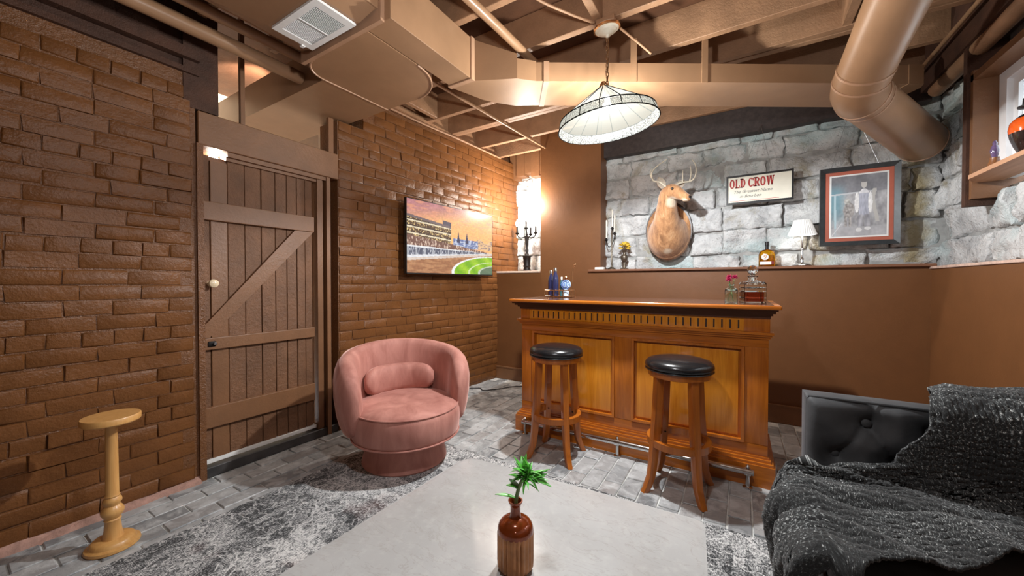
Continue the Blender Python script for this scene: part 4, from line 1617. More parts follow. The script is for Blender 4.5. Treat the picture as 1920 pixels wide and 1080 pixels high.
def race(a, b):
    n1 = nz(a, b, 6, 1.0)
    n2 = nz(a * 2, b * 6, 5, 4.0)
    n3 = nz(a, b, 60, 9.0)
    # sky
    t_ = sstep(0.5, 1.0, b)
    sky = lerp((252, 190, 120), (186, 128, 128), sstep(0.72, 1.0, b + 0.12 * n2 - 0.25 * a + 0.1))
    sky = lerp(sky, (255, 176, 128), 0.55 * sstep(0.0, 0.35, n2))
    sky = lerp(sky, (205, 140, 150), 0.45 * sstep(0.05, 0.4, -n2) * t_)
    c = sky
    # far right pavilion
    if a > 0.72 and 0.40 < b < 0.56 - 0.10 * (a - 0.72) + 0.03 * sin(a * 40):
        c = lerp((226, 186, 140), (150, 130, 130), sstep(0.0, 0.3, nz(a, b, 40, 3)))
    # middle houses with twin spires
    if 0.48 < a < 0.80 and 0.40 < b < 0.54:
        c = lerp((104, 120, 165), (196, 204, 222), sstep(-0.1, 0.25, nz(a, b * 1.3, 38, 6)))
    for sx_ in (0.545, 0.65):
        if abs(a - sx_) < 0.016 * max(0, (0.66 - b) / 0.14) and b > 0.48:
            c = (62, 64, 92)
    # grandstand
    top = 0.80 - 0.20 * a
    if a < 0.46 and 0.38 < b < top:
        row = ((b - 0.38 + 0.10 * a) * 11.5) % 1.0
        if row > 0.78:
            c = (238, 222, 190)
        else:
            c = lerp((92, 68, 52), (246, 214, 146), sstep(0.12, 0.42, nz(a * 3, b * 2, 34, 2)))
            if row < 0.2:
                c = lerp(c, (60, 46, 44), 0.7)
        if b > top - 0.035:
            c = (120, 104, 104)
    if 0.34 < a < 0.46 and top - 0.0 < b < top + 0.06 and a > 0.36:
        c = (92, 84, 96)
    # lower stand, crowd and rails
    lt = 0.52 - 0.16 * a
    lb = 0.20 + 0.16 * a
    if b < lt and b > lb and a < 0.92:
        k = (b - lb) / max(1e-3, lt - lb)
        if k > 0.55:
            c = lerp((120, 84, 72), (222, 196, 176), sstep(0.05, 0.35, nz(a * 4, b, 30, 5)))
        elif k > 0.48:
            c = (232, 232, 234)
        elif k > 0.12:
            c = lerp((84, 88, 106), (198, 200, 208), sstep(0.0, 0.4, nz(a * 5, b, 24, 7)))
            if int(a * 60) % 5 == 0:
                c = (176, 178, 186)
        else:
            c = (226, 226, 230)
    elif b <= lb or (a >= 0.92 and b < 0.36):
        # dirt track
        c = lerp((186, 134, 94), (160, 108, 74), sstep(-0.3, 0.4, nz(a * 2, b * 5, 8, 2)))
        if b > lb - 0.035:
            c = lerp(c, (232, 226, 222), 0.75)
    # infield
    ex, ey = (a - 1.06) / 0.60, (b - 0.02) / 0.29
    r_ = math.hypot(ex, ey)
    if r_ < 1.0 and b < 0.34:
        c = lerp((120, 178, 30), (164, 206, 48), 0.5 + 0.5 * sin(a * 30 + b * 22))
        if r_ > 0.945:
            c = (240, 240, 236)
        if 0.62 < r_ < 0.66:
            c = (214, 230, 170)
        if r_ < 0.42:
            c = (98, 122, 96)
        if 0.39 < r_ < 0.44:
            c = (196, 206, 184)
    # reflection haze lower left of the screen is the glass itself: leave it to the renderer
    k = 1 + 0.10 * n3
    return tuple(max(0, min(255, q * k)) for q in c)


scr = print_grid('screen', 250, 140, tvw - 2 * bz_, TVH - bz_ * 2.6, race, vcol('television_picture', 0.58), tv)
scr.location = (0, -0.0015, TVH / 2 + bz_ * 0.3)

# ================================================================ WALL DECORATIONS
YH = 4.0


def wire(name, pts, label):
    bm = bmesh.new()
    tube(bm, pts, 0.0012, 6)
    return tag(obj(name, bm, M['steel']), label, 'wire', 'hanging wires on the stone wall')


# ---- sign
k_ = YH / 3.78
sxa, sxb, sza, szb = -0.117 * k_, 0.355 * k_, 1.2 + 0.676 * k_, 1.2 + 0.922 * k_
SW, SH = sxb - sxa, szb - sza
sg = thing('advertising_sign', 'cream bar sign with black frame and red OLD CROW lettering', 'sign', ((sxa + sxb) / 2, YH, sza))
obj('board', bbox(-SW / 2 + .012, SW / 2 - .012, -0.008, 0.006, 0.012, SH - .012), plain('cream_enamel', srgb(226, 222, 206), 0.4, var=0.06, scale=8), sg, False)
bm = bmesh.new()
for (a0, a1, c0, c1) in ((-SW / 2, SW / 2, SH - .016, SH), (-SW / 2, SW / 2, 0, .016), (-SW / 2, -SW / 2 + .014, .016, SH - .016), (SW / 2 - .014, SW / 2, .016, SH - .016)):
    box(bm, a0, a1, -0.016, 0.008, c0, c1)
obj('frame', bm, M['black'], sg, False)
bm = bmesh.new()
box(bm, -SW / 2 + .03, SW / 2 - .10, -0.0095, -0.0075, 0.026, 0.030)
obj('border_line', bm, plain('faded_red_ink', srgb(196, 120, 110), 0.6), sg, False)
RED = plain('sign_red', srgb(164, 34, 32), 0.5, var=0.1)
GREYINK = plain('grey_ink', srgb(96, 96, 92), 0.6)


def slab_letter(bm, ch_, x, z, w_, h):
    """slab-serif capitals from bars and rings"""
    y0, y1 = -0.0105, -0.0078
    st, hr, sf = w_ * 0.34, h * 0.12, w_ * 0.10

    def bar_(a0, a1, c0, c1):
        box(bm, x + a0, x + a1, y0, y1, z + c0, z + c1)

    def quad(pts):
        lo_ = [bm.verts.new((x + px, y0, z + pz)) for px, pz in pts]
        hi_ = [bm.verts.new((x + px, y1, z + pz)) for px, pz in pts]
        bm.faces.new(lo_)
        bm.faces.new(hi_[::-1])
        for i in range(len(pts)):
            j = (i + 1) % len(pts)
            bm.faces.new((lo_[i], lo_[j], hi_[j], hi_[i]))

    def ring(cx, cz, rx, rz, tx, tz, a0, a1, n=22):
        for i in range(n):
            p, q = a0 + (a1 - a0) * i / n, a0 + (a1 - a0) * (i + 1) / n
            quad([(cx + rx * cos(p), cz + rz * sin(p)), (cx + rx * cos(q), cz + rz * sin(q)),
                  (cx + (rx - tx) * cos(q), cz + (rz - tz) * sin(q)), (cx + (rx - tx) * cos(p), cz + (rz - tz) * sin(p))])
    if ch_ == 'O':
        ring(w_ / 2, h / 2, w_ / 2, h / 2, st * 0.92, hr, 0, 2 * pi)
    elif ch_ == 'C':
        ring(w_ / 2, h / 2, w_ / 2, h / 2, st * 0.92, hr, R(42), R(318))
        bar_(w_ * 0.86, w_ * 0.99, h * 0.66, h * 0.98)
        bar_(w_ * 0.86, w_ * 0.99, h * 0.04, h * 0.30)
    elif ch_ == 'L':
        bar_(sf, sf + st, 0, h)
        bar_(0, 2 * sf + st, h - hr * .8, h)
        bar_(0, w_, 0, hr * .9)
        bar_(w_ - sf * 1.6, w_, 0, h * 0.34)
    elif ch_ == 'D':
        bar_(sf, sf + st, 0, h)
        bar_(0, w_ * 0.5, h - hr, h)
        bar_(0, w_ * 0.5, 0, hr)
        ring(w_ * 0.45, h / 2, w_ * 0.55, h / 2, st * 0.92, hr, -pi / 2, pi / 2)
    elif ch_ == 'R':
        bar_(sf, sf + st, 0, h)
        bar_(0, w_ * 0.5, h - hr, h)
        bar_(0, 2 * sf + st, 0, hr * .8)
        bar_(sf + st, w_ * 0.5, h * 0.44, h * 0.44 + hr)
        ring(w_ * 0.48, h * 0.72, w_ * 0.46, h * 0.28, st * 0.85, hr, -pi / 2, pi / 2)
        quad([(w_ * 0.42, h * 0.47), (w_ * 0.72, h * 0.47), (w_ * 1.0, 0), (w_ * 0.68, 0)])
        bar_(w_ * 0.66, w_ * 1.04, 0, hr * .8)
    elif ch_ == 'W':
        for x0, x1 in ((0.05, 0.27), (0.47, 0.69)):
            quad([(w_ * x0, h), (w_ * (x0 + 0.24), h), (w_ * (x1 + 0.13), 0), (w_ * (x1 - 0.02), 0)])
        for x0, x1 in ((0.27, 0.50), (0.69, 0.93)):
            quad([(w_ * (x0 + 0.0), 0), (w_ * (x0 + 0.13), 0), (w_ * (x1 + 0.07), h), (w_ * (x1 - 0.02), h)])
        for c0 in (0.0, 0.40, 0.80):
            bar_(w_ * c0, w_ * (c0 + 0.26), h - hr * .8, h)


x = -SW / 2 + 0.026
for ch_, wd in (('O', .044), ('L', .038), ('D', .044), (' ', .018), ('C', .044), ('R', .046), ('O', .044), ('W', .060)):
    if ch_ != ' ':
        bm = bmesh.new()
        slab_letter(bm, ch_, x, SH * 0.56, wd - 0.003, SH * 0.315)
        obj('letter', bm, RED, sg, False)
    x += wd


def text(name, body, size, x, z, y, mat, parent, shear=0.0, rot=(pi / 2, 0, 0), align='LEFT'):
    cu = bpy.data.curves.new(name, 'FONT')
    cu.body = body
    cu.size = size
    cu.shear = shear
    cu.align_x = align
    cu.extrude = 0.0004
    tmp = bpy.data.objects.new('tmp', cu)
    COL.objects.link(tmp)
    bpy.context.view_layer.update()
    dg = bpy.context.evaluated_depsgraph_get()
    me = bpy.data.meshes.new_from_object(tmp.evaluated_get(dg))
    bpy.data.objects.remove(tmp)
    me.materials.clear()
    me.materials.append(mat)
    o = obj(name, me, None, parent)
    o.location = (x, y, z)
    o.rotation_euler = rot
    return o


text('slogan_line', 'The Greatest Name', 0.036, -SW / 2 + 0.055, SH * 0.375, -0.0088, GREYINK, sg, 0.35)
text('slogan_line', 'in Bourbon', 0.036, -SW / 2 + 0.105, SH * 0.215, -0.0088, GREYINK, sg, 0.35)
wire('hanging_wire', [(sxa + SW * 0.25, YH, szb), ((sxa + sxb) / 2 + 0.01, 3.99, 2.60)], 'left thin hanging wire above the cream bar sign')
wire('hanging_wire', [(sxb - SW * 0.30, YH, szb), ((sxa + sxb) / 2 + 0.01, 3.99, 2.60)], 'right thin hanging wire above the cream bar sign')

# ---- framed picture
pxa, pxb, pza, pzb = 0.521 * k_, 0.974 * k_, 1.2 + 0.284 * k_, 1.2 + 0.881 * k_
PW, PH = pxb - pxa, pzb - pza
pc = thing('framed_picture', 'framed grey picture with rust-coloured mat on the stone wall', 'picture', ((pxa + pxb) / 2, YH, pza))
obj('backing', bbox(-PW / 2 + .01, PW / 2 - .01, 0.0, 0.02, .01, PH - .01), M['black'], pc, False)
bm = bmesh.new()
fwid = 0.034


def frame_ring(bm, w2, h, wid, y0, y1, yin):
    o4 = [(-w2, 0), (w2, 0), (w2, h), (-w2, h)]
    i4 = [(-w2 + wid, wid), (w2 - wid, wid), (w2 - wid, h - wid), (-w2 + wid, h - wid)]
    ob = [bm.verts.new((x, y1, z)) for x, z in o4]
    of = [bm.verts.new((x, y0, z)) for x, z in o4]
    inn = [bm.verts.new((x, yin, z)) for x, z in i4]
    ib = [bm.verts.new((x, y1, z)) for x, z in i4]
    for i in range(4):
        j = (i + 1) % 4
        bm.faces.new((ob[i], ob[j], of[j], of[i]))
        bm.faces.new((of[i], of[j], inn[j], inn[i]))
        bm.faces.new((inn[i], inn[j], ib[j], ib[i]))


frame_ring(bm, PW / 2, PH, fwid, -0.026, 0.02, -0.012)
obj('frame', bm, plain('grey_black_frame', srgb(62, 66, 68), 0.3, 0.2, 0.2), pc, False)
obj('mat_board', bbox(-PW / 2 + fwid, PW / 2 - fwid, -0.006, 0.0, fwid, PH - fwid), plain('rust_mat_board', srgb(176, 96, 76), 0.6, var=0.15, scale=4), pc, False)
mw = 0.028
obj('inner_mat', bbox(-PW / 2 + fwid + mw, PW / 2 - fwid - mw, -0.008, -0.005, fwid + mw, PH - fwid - mw), M['white'], pc, False)


def miner(a, b):
    g = 158 + 40 * nz(a, b, 5, 2) + 22 * nz(a, b, 22, 6)
    c = (g, g, g + 3)
    if b > 0.72:
        c = lerp(c, (110, 112, 120), 0.5)
    c = lerp(c, (110, 160, 176), 0.7 * sstep(0.34, 0.1, a) * sstep(0.12, 0.5, b) * sstep(0.95, 0.7, b))
    if abs(b - (0.70 + 0.03 * a)) < 0.012 and a < 0.82:
        c = (192, 196, 200)
    if abs(a - (0.08 - 0.02 * b)) < 0.02 and b < 0.7:
        c = (176, 200, 208)
    if abs(a - 0.80 - 0.04 * sin(b * 8)) < 0.035 and 0.22 < b < 0.76:
        c = (186, 184, 180)
    if b < 0.16 + 0.04 * nz(a, b, 4, 1):
        c = lerp(c, (178, 178, 182), 0.6)
    if abs((b - 0.02) - (a - 0.02) * 1.1) < 0.012 and a < 0.2:
        c = (205, 207, 210)
    # pack animal
    if math.hypot((a - 0.33) / 0.105, (b - 0.43) / 0.13) < 1 or (abs(a - 0.33) < 0.085 and 0.16 < b < 0.36 and int(a * 24) % 2 == 0):
        v_ = 150 + 55 * nz(a, b, 26, 3)
        c = (v_ + 4, v_, v_ - 2)
    if math.hypot((a - 0.30) / 0.06, (b - 0.58) / 0.05) < 1:
        v_ = 176 + 50 * nz(a, b, 26, 3)
        c = (v_, v_, v_ - 4)
    # standing figure
    def el(cx_, cz, rx, rz):
        return math.hypot((a - cx_) / rx, (b - cz) / rz) < 1
    if el(0.60, 0.60, 0.115, 0.17):
        v_ = 222 + 30 * nz(a, b, 20, 5)
        c = (v_, v_, v_ + 4)
    if abs(a - 0.60) < 0.082 and 0.33 < b < 0.70:
        v_ = 150 + 26 * nz(a * 4, b, 14, 5)
        c = (v_ + 20, v_ + 23, v_ + 36)
    if (el(0.475, 0.55, 0.04, 0.17) or el(0.715, 0.54, 0.04, 0.17)):
        v_ = 230 + 24 * nz(a, b, 26, 5)
        c = (v_, v_, v_)
    if (abs(a - 0.54) < 0.05 or abs(a - 0.66) < 0.05) and 0.15 < b < 0.35:
        v_ = 160 + 40 * nz(a, b * .6, 20, 8)
        c = (v_, v_, v_ + 6)
    if el(0.51, 0.10, 0.055, 0.035) or el(0.67, 0.12, 0.055, 0.03):
        c = (214, 214, 214)
    if el(0.60, 0.85, 0.052, 0.075):
        c = (196, 194, 190)
        if b > 0.885:
            c = (112, 112, 114)
    if el(0.60, 0.895, 0.065, 0.022):
        c = (120, 120, 124)
    return tuple(max(0, min(255, q)) for q in c)


pr_ = print_grid('print', 110, 140, PW - 2 * (fwid + mw + .012), PH - 2 * (fwid + mw + .012), miner, vcol('grey_print', 0.0, 0.35), pc)
pr_.location = (0, -0.0088, PH / 2)
wire('hanging_wire', [(pxa + PW * 0.15, YH, pzb), ((pxa + pxb) / 2 - 0.05, 3.99, 2.62)], 'left thin hanging wire above the framed picture')
wire('hanging_wire', [(pxb - PW * 0.25, YH, pzb), ((pxa + pxb) / 2 - 0.05, 3.99, 2.62)], 'right thin hanging wire above the framed picture')

# ---- deer shoulder mount
dr = thing('deer_mount', 'taxidermy deer head with antlers on the stone wall', 'deer mount', (-0.632, 4.055, 1.42))
FUR = NT('deer_fur')
v = FUR.co()
fz_ = FUR.noise(FUR.mapv(v, (14, 14, 5)), 1.6, 6, 0.7, 0.5)
c = FUR.ramp(fz_, [(0.28, srgb(120, 80, 50)), (0.52, srgb(176, 128, 86)), (0.75, srgb(206, 166, 124))])
sxyz = FUR.n('ShaderNodeSeparateXYZ', {0: v})
dk_ = FUR.noise(FUR.mapv(v, (9, 9, 9)), 1.0, 5, 0.7)
c = FUR.mix(FUR.ramp(dk_, [(0.56, (0, 0, 0, 1)), (0.7, (0.6, 0.6, 0.6, 1))]), c, srgb(98, 66, 46))
for cpt, rad_ in (((0.085, -0.345, 0.525), 0.062), ((0.19, -0.375, 0.520), 0.035), ((0.02, -0.16, 0.10), 0.05)):
    dd = FUR.n('ShaderNodeVectorMath', {0: v, 1: cpt}, operation='DISTANCE').outputs['Value']
    dd = FUR.math('ADD', FUR.math('DIVIDE', dd, rad_), FUR.math('MULTIPLY', FUR.math('SUBTRACT', dk_, 0.5), 0.8))
    c = FUR.mix(FUR.ramp(dd, [(0.6, (0.85, 0.85, 0.85, 1)), (1.0, (0, 0, 0, 1))]), c, srgb(214, 196, 172))
FUR.set(color=c, rough=0.85, sheen=0.3)
FUR.bump(FUR.noise(FUR.mapv(v, (90, 90, 26)), 1.0, 3), 0.5, 0.006)
FURM = FUR.m
CREAM = plain('cream_fur', srgb(206, 186, 160), 0.85, var=0.12)
NOSE = plain('dark_nose', srgb(30, 24, 24), 0.3)
HORN = plain('pale_antler', srgb(208, 200, 180), 0.5, var=0.2, scale=20)
EARIN = plain('grey_ear_lining', srgb(176, 164, 150), 0.9, var=0.15)
# plaque
bm = bmesh.new()
out = []
for i in range(48):
    a = 2 * pi * i / 48
    rx, rz = 0.217, 0.296
    z = rz * sin(a)
    x = rx * cos(a) * (1 if z > -0.10 else max(0.30, 1 - 1.6 * (-z - 0.10) / 0.185 * 0.42))
    out.append((x, z))
lo_ = [bm.verts.new((x, 0.012, z + 0.30)) for x, z in out]
hi_ = [bm.verts.new((x, -0.018, z + 0.30)) for x, z in out]
bm.faces.new(lo_)
bm.faces.new(hi_[::-1])
for i in range(48):
    j = (i + 1) % 48
    bm.faces.new((lo_[i], lo_[j], hi_[j], hi_[i]))
obj('plaque', bm, plain('dark_walnut', srgb(52, 34, 26), 0.4), dr, False)
# body loft: (centre, axis-normal radii)
spine = [((0.0, -0.010, 0.285), 0.210, 0.280), ((0.0, -0.030, 0.285), 0.207, 0.274), ((0.002, -0.075, 0.30), 0.180, 0.236), ((0.008, -0.16, 0.37), 0.130, 0.165),
         ((0.016, -0.215, 0.445), 0.104, 0.125), ((0.026, -0.258, 0.52), 0.088, 0.102), ((0.036, -0.292, 0.582), 0.078, 0.088), ((0.058, -0.318, 0.618), 0.070, 0.076),
         ((0.096, -0.338, 0.616), 0.062, 0.068), ((0.138, -0.352, 0.592), 0.050, 0.056), ((0.176, -0.364, 0.566), 0.040, 0.043), ((0.208, -0.374, 0.545), 0.033, 0.034), ((0.230, -0.381, 0.530), 0.027, 0.028), ((0.241, -0.384, 0.522), 0.014, 0.014)]
P_ = [Vector(p) for p, a, b in spine]
dense = smooth_path(P_, 5)
ra = smooth_path([(a, b, 0) for p, a, b in spine], 5)
bm = bmesh.new()
rings = []
for i, p in enumerate(dense):
    tg = (dense[min(i + 1, len(dense) - 1)] - dense[max(i - 1, 0)]).normalized()
    side = tg.cross(Vector((0, 0, 1)))
    if side.length < 1e-3:
        side = Vector((1, 0, 0))
    side.normalize()
    if side.x < 0 and i < 30:
        side = -side
    up_ = side.cross(tg).normalized()
    if up_.z < 0:
        up_ = -up_
    rings.append([bm.verts.new(p + side * ra[i].x * cos(2 * pi * k / 28) + up_ * ra[i].y * sin(2 * pi * k / 28)) for k in range(28)])
for A_, B_ in zip(rings, rings[1:]):
    # align ring order
    off = min(range(28), key=lambda o_: (A_[0].co - B_[o_].co).length)
    fwd_ = (A_[7].co - B_[(off + 7) % 28].co).length <= (A_[7].co - B_[(off - 7) % 28].co).length
    B2 = [B_[(off + (k if fwd_ else -k)) % 28] for k in range(28)]
    B_[:] = B2
    for k in range(28):
        j = (k + 1) % 28
        bm.faces.new((A_[k], A_[j], B_[j], B_[k]))
bm.faces.new(rings[0])
bm.faces.new(rings[-1])
body = obj('body', bm, FURM, dr, True, 80)


def blob(name, c_, r3, m, par, rot=None, n=16):
    bm = bmesh.new()
    bmesh.ops.create_uvsphere(bm, u_segments=n, v_segments=n // 2 + 2, radius=1.0)
    mt = Matrix.Translation(c_) @ (rot.to_matrix().to_4x4() if rot else Matrix()) @ Matrix.Diagonal((r3[0], r3[1], r3[2], 1))
    bmesh.ops.transform(bm, matrix=mt, verts=bm.verts[:])
    return obj(name, bm, m, par, True, 80)


blob('nose', (0.232, -0.384, 0.540), (0.020, 0.024, 0.018), NOSE, dr)
blob('chin', (0.205, -0.380, 0.520), (0.030, 0.024, 0.014), CREAM, dr)
for p in ((0.092, -0.402, 0.632), (0.124, -0.288, 0.630)):
    blob('eye', p, (0.013, 0.013, 0.012), NOSE, dr)


def ear(loc, d_, roll):
    n = 8
    verts, faces = [], []
    L_, W_ = 0.115, 0.036
    for i in range(n + 1):
        s = i / n
        wd = W_ * (sin(pi * min(1, 0.12 + 0.88 * s)) ** 0.7)
        for k in range(7):
            f_ = -1 + 2 * k / 6
            verts.append((s * L_, wd * f_, 0.016 * f_ * f_))
        for k in range(7):
            f_ = 1 - 2 * k / 6
            verts.append((s * L_, wd * f_ * 1.02, 0.016 * f_ * f_ - 0.006))
    for i in range(n):
        for k in range(14):
            a_, b_ = i * 14 + k, i * 14 + (k + 1) % 14
            faces.append((a_, b_, b_ + 14, a_ + 14))
    me = bpy.data.meshes.new('ear')
    me.from_pydata(verts, [], faces)
    me.polygons.foreach_set('use_smooth', [True] * len(me.polygons))
    me.materials.append(FURM)
    me.materials.append(EARIN)
    for i, p in enumerate(me.polygons):
        if i % 14 < 6:
            p.material_index = 1
    o = obj('ear', me, None, dr, loc=loc)
    X_ = Vector(d_).normalized()
    Z_ = Vector((roll, -0.98, 0.1))
    Z_ = (Z_ - X_ * Z_.dot(X_)).normalized()
    o.rotation_mode = 'QUATERNION'
    o.rotation_quaternion = Matrix((X_, Z_.cross(X_), Z_)).transposed().to_quaternion()


ear((0.012, -0.345, 0.660), (-0.42, -0.10, 0.9), 0.15)
ear((0.090, -0.270, 0.650), (0.75, 0.05, 0.62), 0.4)
for pts, r0 in (([(0.030, -0.355, 0.665), (-0.02, -0.36, 0.715), (-0.075, -0.37, 0.735), (-0.085, -0.40, 0.80), (-0.03, -0.44, 0.845), (0.06, -0.47, 0.885)], 0.010),
                ([(-0.080, -0.38, 0.75), (-0.105, -0.37, 0.80), (-0.090, -0.38, 0.845)], 0.007),
                ([(0.092, -0.318, 0.668), (0.15, -0.30, 0.70), (0.235, -0.30, 0.705), (0.275, -0.32, 0.745), (0.28, -0.36, 0.82), (0.255, -0.40, 0.865)], 0.010),
                ([(0.165, -0.30, 0.705), (0.168, -0.31, 0.76), (0.172, -0.33, 0.805)], 0.007),
                ([(0.225, -0.30, 0.71), (0.238, -0.32, 0.77), (0.232, -0.34, 0.835)], 0.007)):
    path = smooth_path(pts, 5)
    bm = bmesh.new()
    tube(bm, path, [r0 * (1 - 0.72 * i / (len(path) - 1)) for i in range(len(path))], 9)
    obj('antler', bm, HORN, dr)

# ================================================================ LEDGE AND NICHE OBJECTS
ZL = 1.341
# ---- candelabra in the niche
cd = thing('candelabra', 'dark iron candelabra with lit bulbs in the corner niche', 'candelabra', (-2.325, 4.15, 1.343))
bm = bmesh.new()
lathe(bm, [(0, 0), (0.070, 0), (0.070, 0.012), (0.045, 0.024), (0.040, 0.05), (0.048, 0.065), (0.042, 0.085), (0.046, 0.15), (0.052, 0.185), (0.060, 0.195), (0.030, 0.205), (0.016, 0.235), (0.022, 0.27), (0.014, 0.29), (0.018, 0.33), (0.024, 0.40), (0.028, 0.43), (0.012, 0.44), (0.016, 0.47), (0.0, 0.49)], 24)
obj('stand', bm, M['darkiron'], cd)
cups = [(-0.125, -0.03, 0.50), (0.105, 0.035, 0.50), (0.0, -0.02, 0.56), (0.09, -0.07, 0.47)]
for (x, y, z) in cups:
    bm = bmesh.new()
    if abs(x) > 0.05:
        tube(bm, smooth_path([(0, 0, 0.455), (x * 0.4, y * 0.4, 0.43), (x * 0.8, y * 0.8, 0.435), (x, y, z - 0.03)]), 0.007, 8)
    else:
        tube(bm, [(0, 0, 0.47), (x, y, z - 0.02)], 0.008, 8)
    arm_ = obj('arm', bm, M['darkiron'], cd)
    bm = bmesh.new()
    lathe(bm, [(0, -0.03), (0.012, -0.03), (0.026, -0.012), (0.027, -0.008), (0.012, -0.006), (0.011, 0.075), (0, 0.076)], 16, c=(x, y, z))
    obj('candle_sleeve', bm, M['darkiron'], arm_)
    bm = bmesh.new()
    lathe(bm, [(0, 0.076), (0.010, 0.078), (0.021, 0.098), (0.022, 0.115), (0.012, 0.145), (0, 0.165)], 16, c=(x, y, z))
    obj('bulb', bm, M['flamebulb'], arm_)
point('candelabra_light', (-2.16, 3.86, 2.14), 42.0, 0.03, (1.0, 0.93, 0.84))

# ---- candle stand and goblet on the ledge
cs = thing('candle_stand', 'slender dark candle stand with three ivory candles beside the pillar', 'candle holder', (-1.19, 3.99, ZL))
bm = bmesh.new()
lathe(bm, [(0, 0), (0.045, 0), (0.040, 0.012), (0.012, 0.03), (0.008, 0.06), (0.014, 0.09), (0.007, 0.12), (0.007, 0.42), (0.0, 0.43)], 18)
obj('stand', bm, M['pewter'], cs)
for (x, y, z, h) in ((-0.055, -0.01, 0.335, 0.20), (0.005, 0.0, 0.455, 0.19), (0.035, -0.015, 0.395, 0.185)):
    bm = bmesh.new()
    tube(bm, smooth_path([(0, 0, 0.26), (x * .6, y * .6, z - 0.09), (x, y, z - 0.035)]), 0.004, 8)
    lathe(bm, [(0.004, -0.035), (0.008, -0.025), (0.020, -0.018), (0.021, -0.012), (0.009, -0.008), (0.010, 0.006), (0, 0.006)], 16, c=(x, y, z))
    a_ = obj('arm', bm, M['darkiron'], cs)
    bm = bmesh.new()
    lathe(bm, [(0, 0.0), (0.0085, 0.0), (0.008, h - 0.006), (0.004, h), (0, h)], 14, c=(x, y, z))
    obj('candle', bm, M['candle'], a_)
gb = thing('pewter_goblet', 'old pewter goblet on the ledge beside the candle stand', 'goblet', (-1.055, 3.985, ZL))
bm = bmesh.new()
lathe(bm, [(0, 0), (0.042, 0), (0.044, 0.006), (0.020, 0.016), (0.011, 0.04), (0.012, 0.075), (0.024, 0.085), (0.034, 0.105), (0.037, 0.135), (0.030, 0.150), (0.016, 0.158), (0.012, 0.175), (0.030, 0.195), (0.034, 0.205), (0.030, 0.207), (0.0, 0.196)], 28)
obj('cup', bm, M['pewter'], gb)
fw_ = thing('yellow_flowers', 'small bunch of dry yellow flowers in the pewter goblet', 'flowers', (-1.055, 3.985, ZL + 0.20))
pet = leaf_mesh('petal', 0.040, 0.016, 0.3, M['yellow'])
rr = random.Random(12)
for k in range(34):
    a = rr.uniform(0, 2 * pi)
    el_ = rr.uniform(0.05, 1.4)
    o = obj('petal', pet, None, fw_, loc=(0.030 * cos(a) * cos(el_), 0.03 * sin(a) * cos(el_), 0.012 + 0.05 * sin(el_)))
    aim(o, (cos(a) * cos(el_), sin(a) * cos(el_), sin(el_) * 0.8), rr.uniform(-1, 1))
bm = bbox(-0.05, 0.05, -0.03, 0.03, 0.0, 0.026, 0.008, 2)
tag(obj('small_dish', bm, M['white'], None, loc=(-1.305, 3.945, ZL)), 'small white dish at the pillar end of the ledge', 'dish')

# ---- amber bottle
ab = thing('whiskey_bottle', 'squat amber whiskey bottle with black neck on the ledge', 'bottle', (0.192, 4.00, ZL))
bm = bmesh.new()
lathe(bm, [(0, 0.0), (0.058, 0.0), (0.062, 0.006), (0.062, 0.105), (0.056, 0.130), (0.038, 0.146), (0.018, 0.152), (0.0, 0.153)], 40, sy=0.55)
obj('body', bm, M['amber'], ab)
bm = bmesh.new()
lathe(bm, [(0, 0.150), (0.013, 0.150), (0.013, 0.185), (0.016, 0.188), (0.016, 0.222), (0, 0.224)], 20)
obj('stopper', bm, M['black'], ab)
bm = bmesh.new()
lathe(bm, [(0, -0.0015), (0.027, -0.0015), (0.027, 0.0015), (0, 0.0015)], 28)
bmesh.ops.transform(bm, matrix=Matrix.Translation((-0.016, -0.0350, 0.085)) @ Matrix.Rotation(pi / 2, 4, 'X'), verts=bm.verts[:])
o = obj('round_label', bm, M['white'], ab)
text('label_numeral', '9', 0.05, -0.016, 0.068, -0.0372, plain('gold_ink', srgb(190, 128, 40), 0.5), o, 0.1, align='CENTER')
obj('band_label', bbox(-0.052, 0.030, -0.0352, -0.033, 0.018, 0.044), M['white'], ab, False)
obj('seal_label', bbox(0.031, 0.050, -0.0352, -0.030, 0.020, 0.046), plain('oxblood_label', srgb(120, 36, 24), 0.6), ab, False)

# ---- small table lamp
tl = thing('table_lamp', 'small silver table lamp with white pleated shade on the ledge', 'lamp', (0.437, 3.99, ZL))
bm = bmesh.new()
lathe(bm, [(0, 0), (0.066, 0), (0.070, 0.006), (0.062, 0.014), (0.050, 0.018), (0.030, 0.026), (0.014, 0.032), (0.010, 0.05), (0.016, 0.06), (0.009, 0.07), (0.008, 0.14), (0.014, 0.147), (0.008, 0.155), (0.007, 0.30), (0, 0.301)], 28)
obj('base', bm, M['chrome'], tl)
SHADE = NT('white_pleated_shade')
SHADE.set(color=srgb(200, 200, 198), rough=0.8, emit=(1, 0.97, 0.92, 1), estr=0.18)
bm = bmesh.new()
n = 72
ring0, ring1, ring2, ring3 = [], [], [], []
for i in range(n):
    a = 2 * pi * i / n
    wv_ = 1 + (0.03 if i % 2 else -0.03)
    for lst, r_, z in ((ring0, 0.098, 0.262), (ring1, 0.056, 0.388), (ring2, 0.053, 0.388), (ring3, 0.094, 0.262)):
        lst.append(bm.verts.new((r_ * wv_ * cos(a), r_ * wv_ * sin(a), z)))
for A_, B_ in ((ring0, ring1), (ring1, ring2), (ring2, ring3), (ring3, ring0)):
    for i in range(n):
        j = (i + 1) % n
        bm.faces.new((A_[i], A_[j], B_[j], B_[i]))
obj('pleated_shade', bm, SHADE.m, tl, False)
bm = bmesh.new()
lathe(bm, [(0, 0.300), (0.012, 0.302), (0.018, 0.318), (0.015, 0.335), (0, 0.342)], 16)
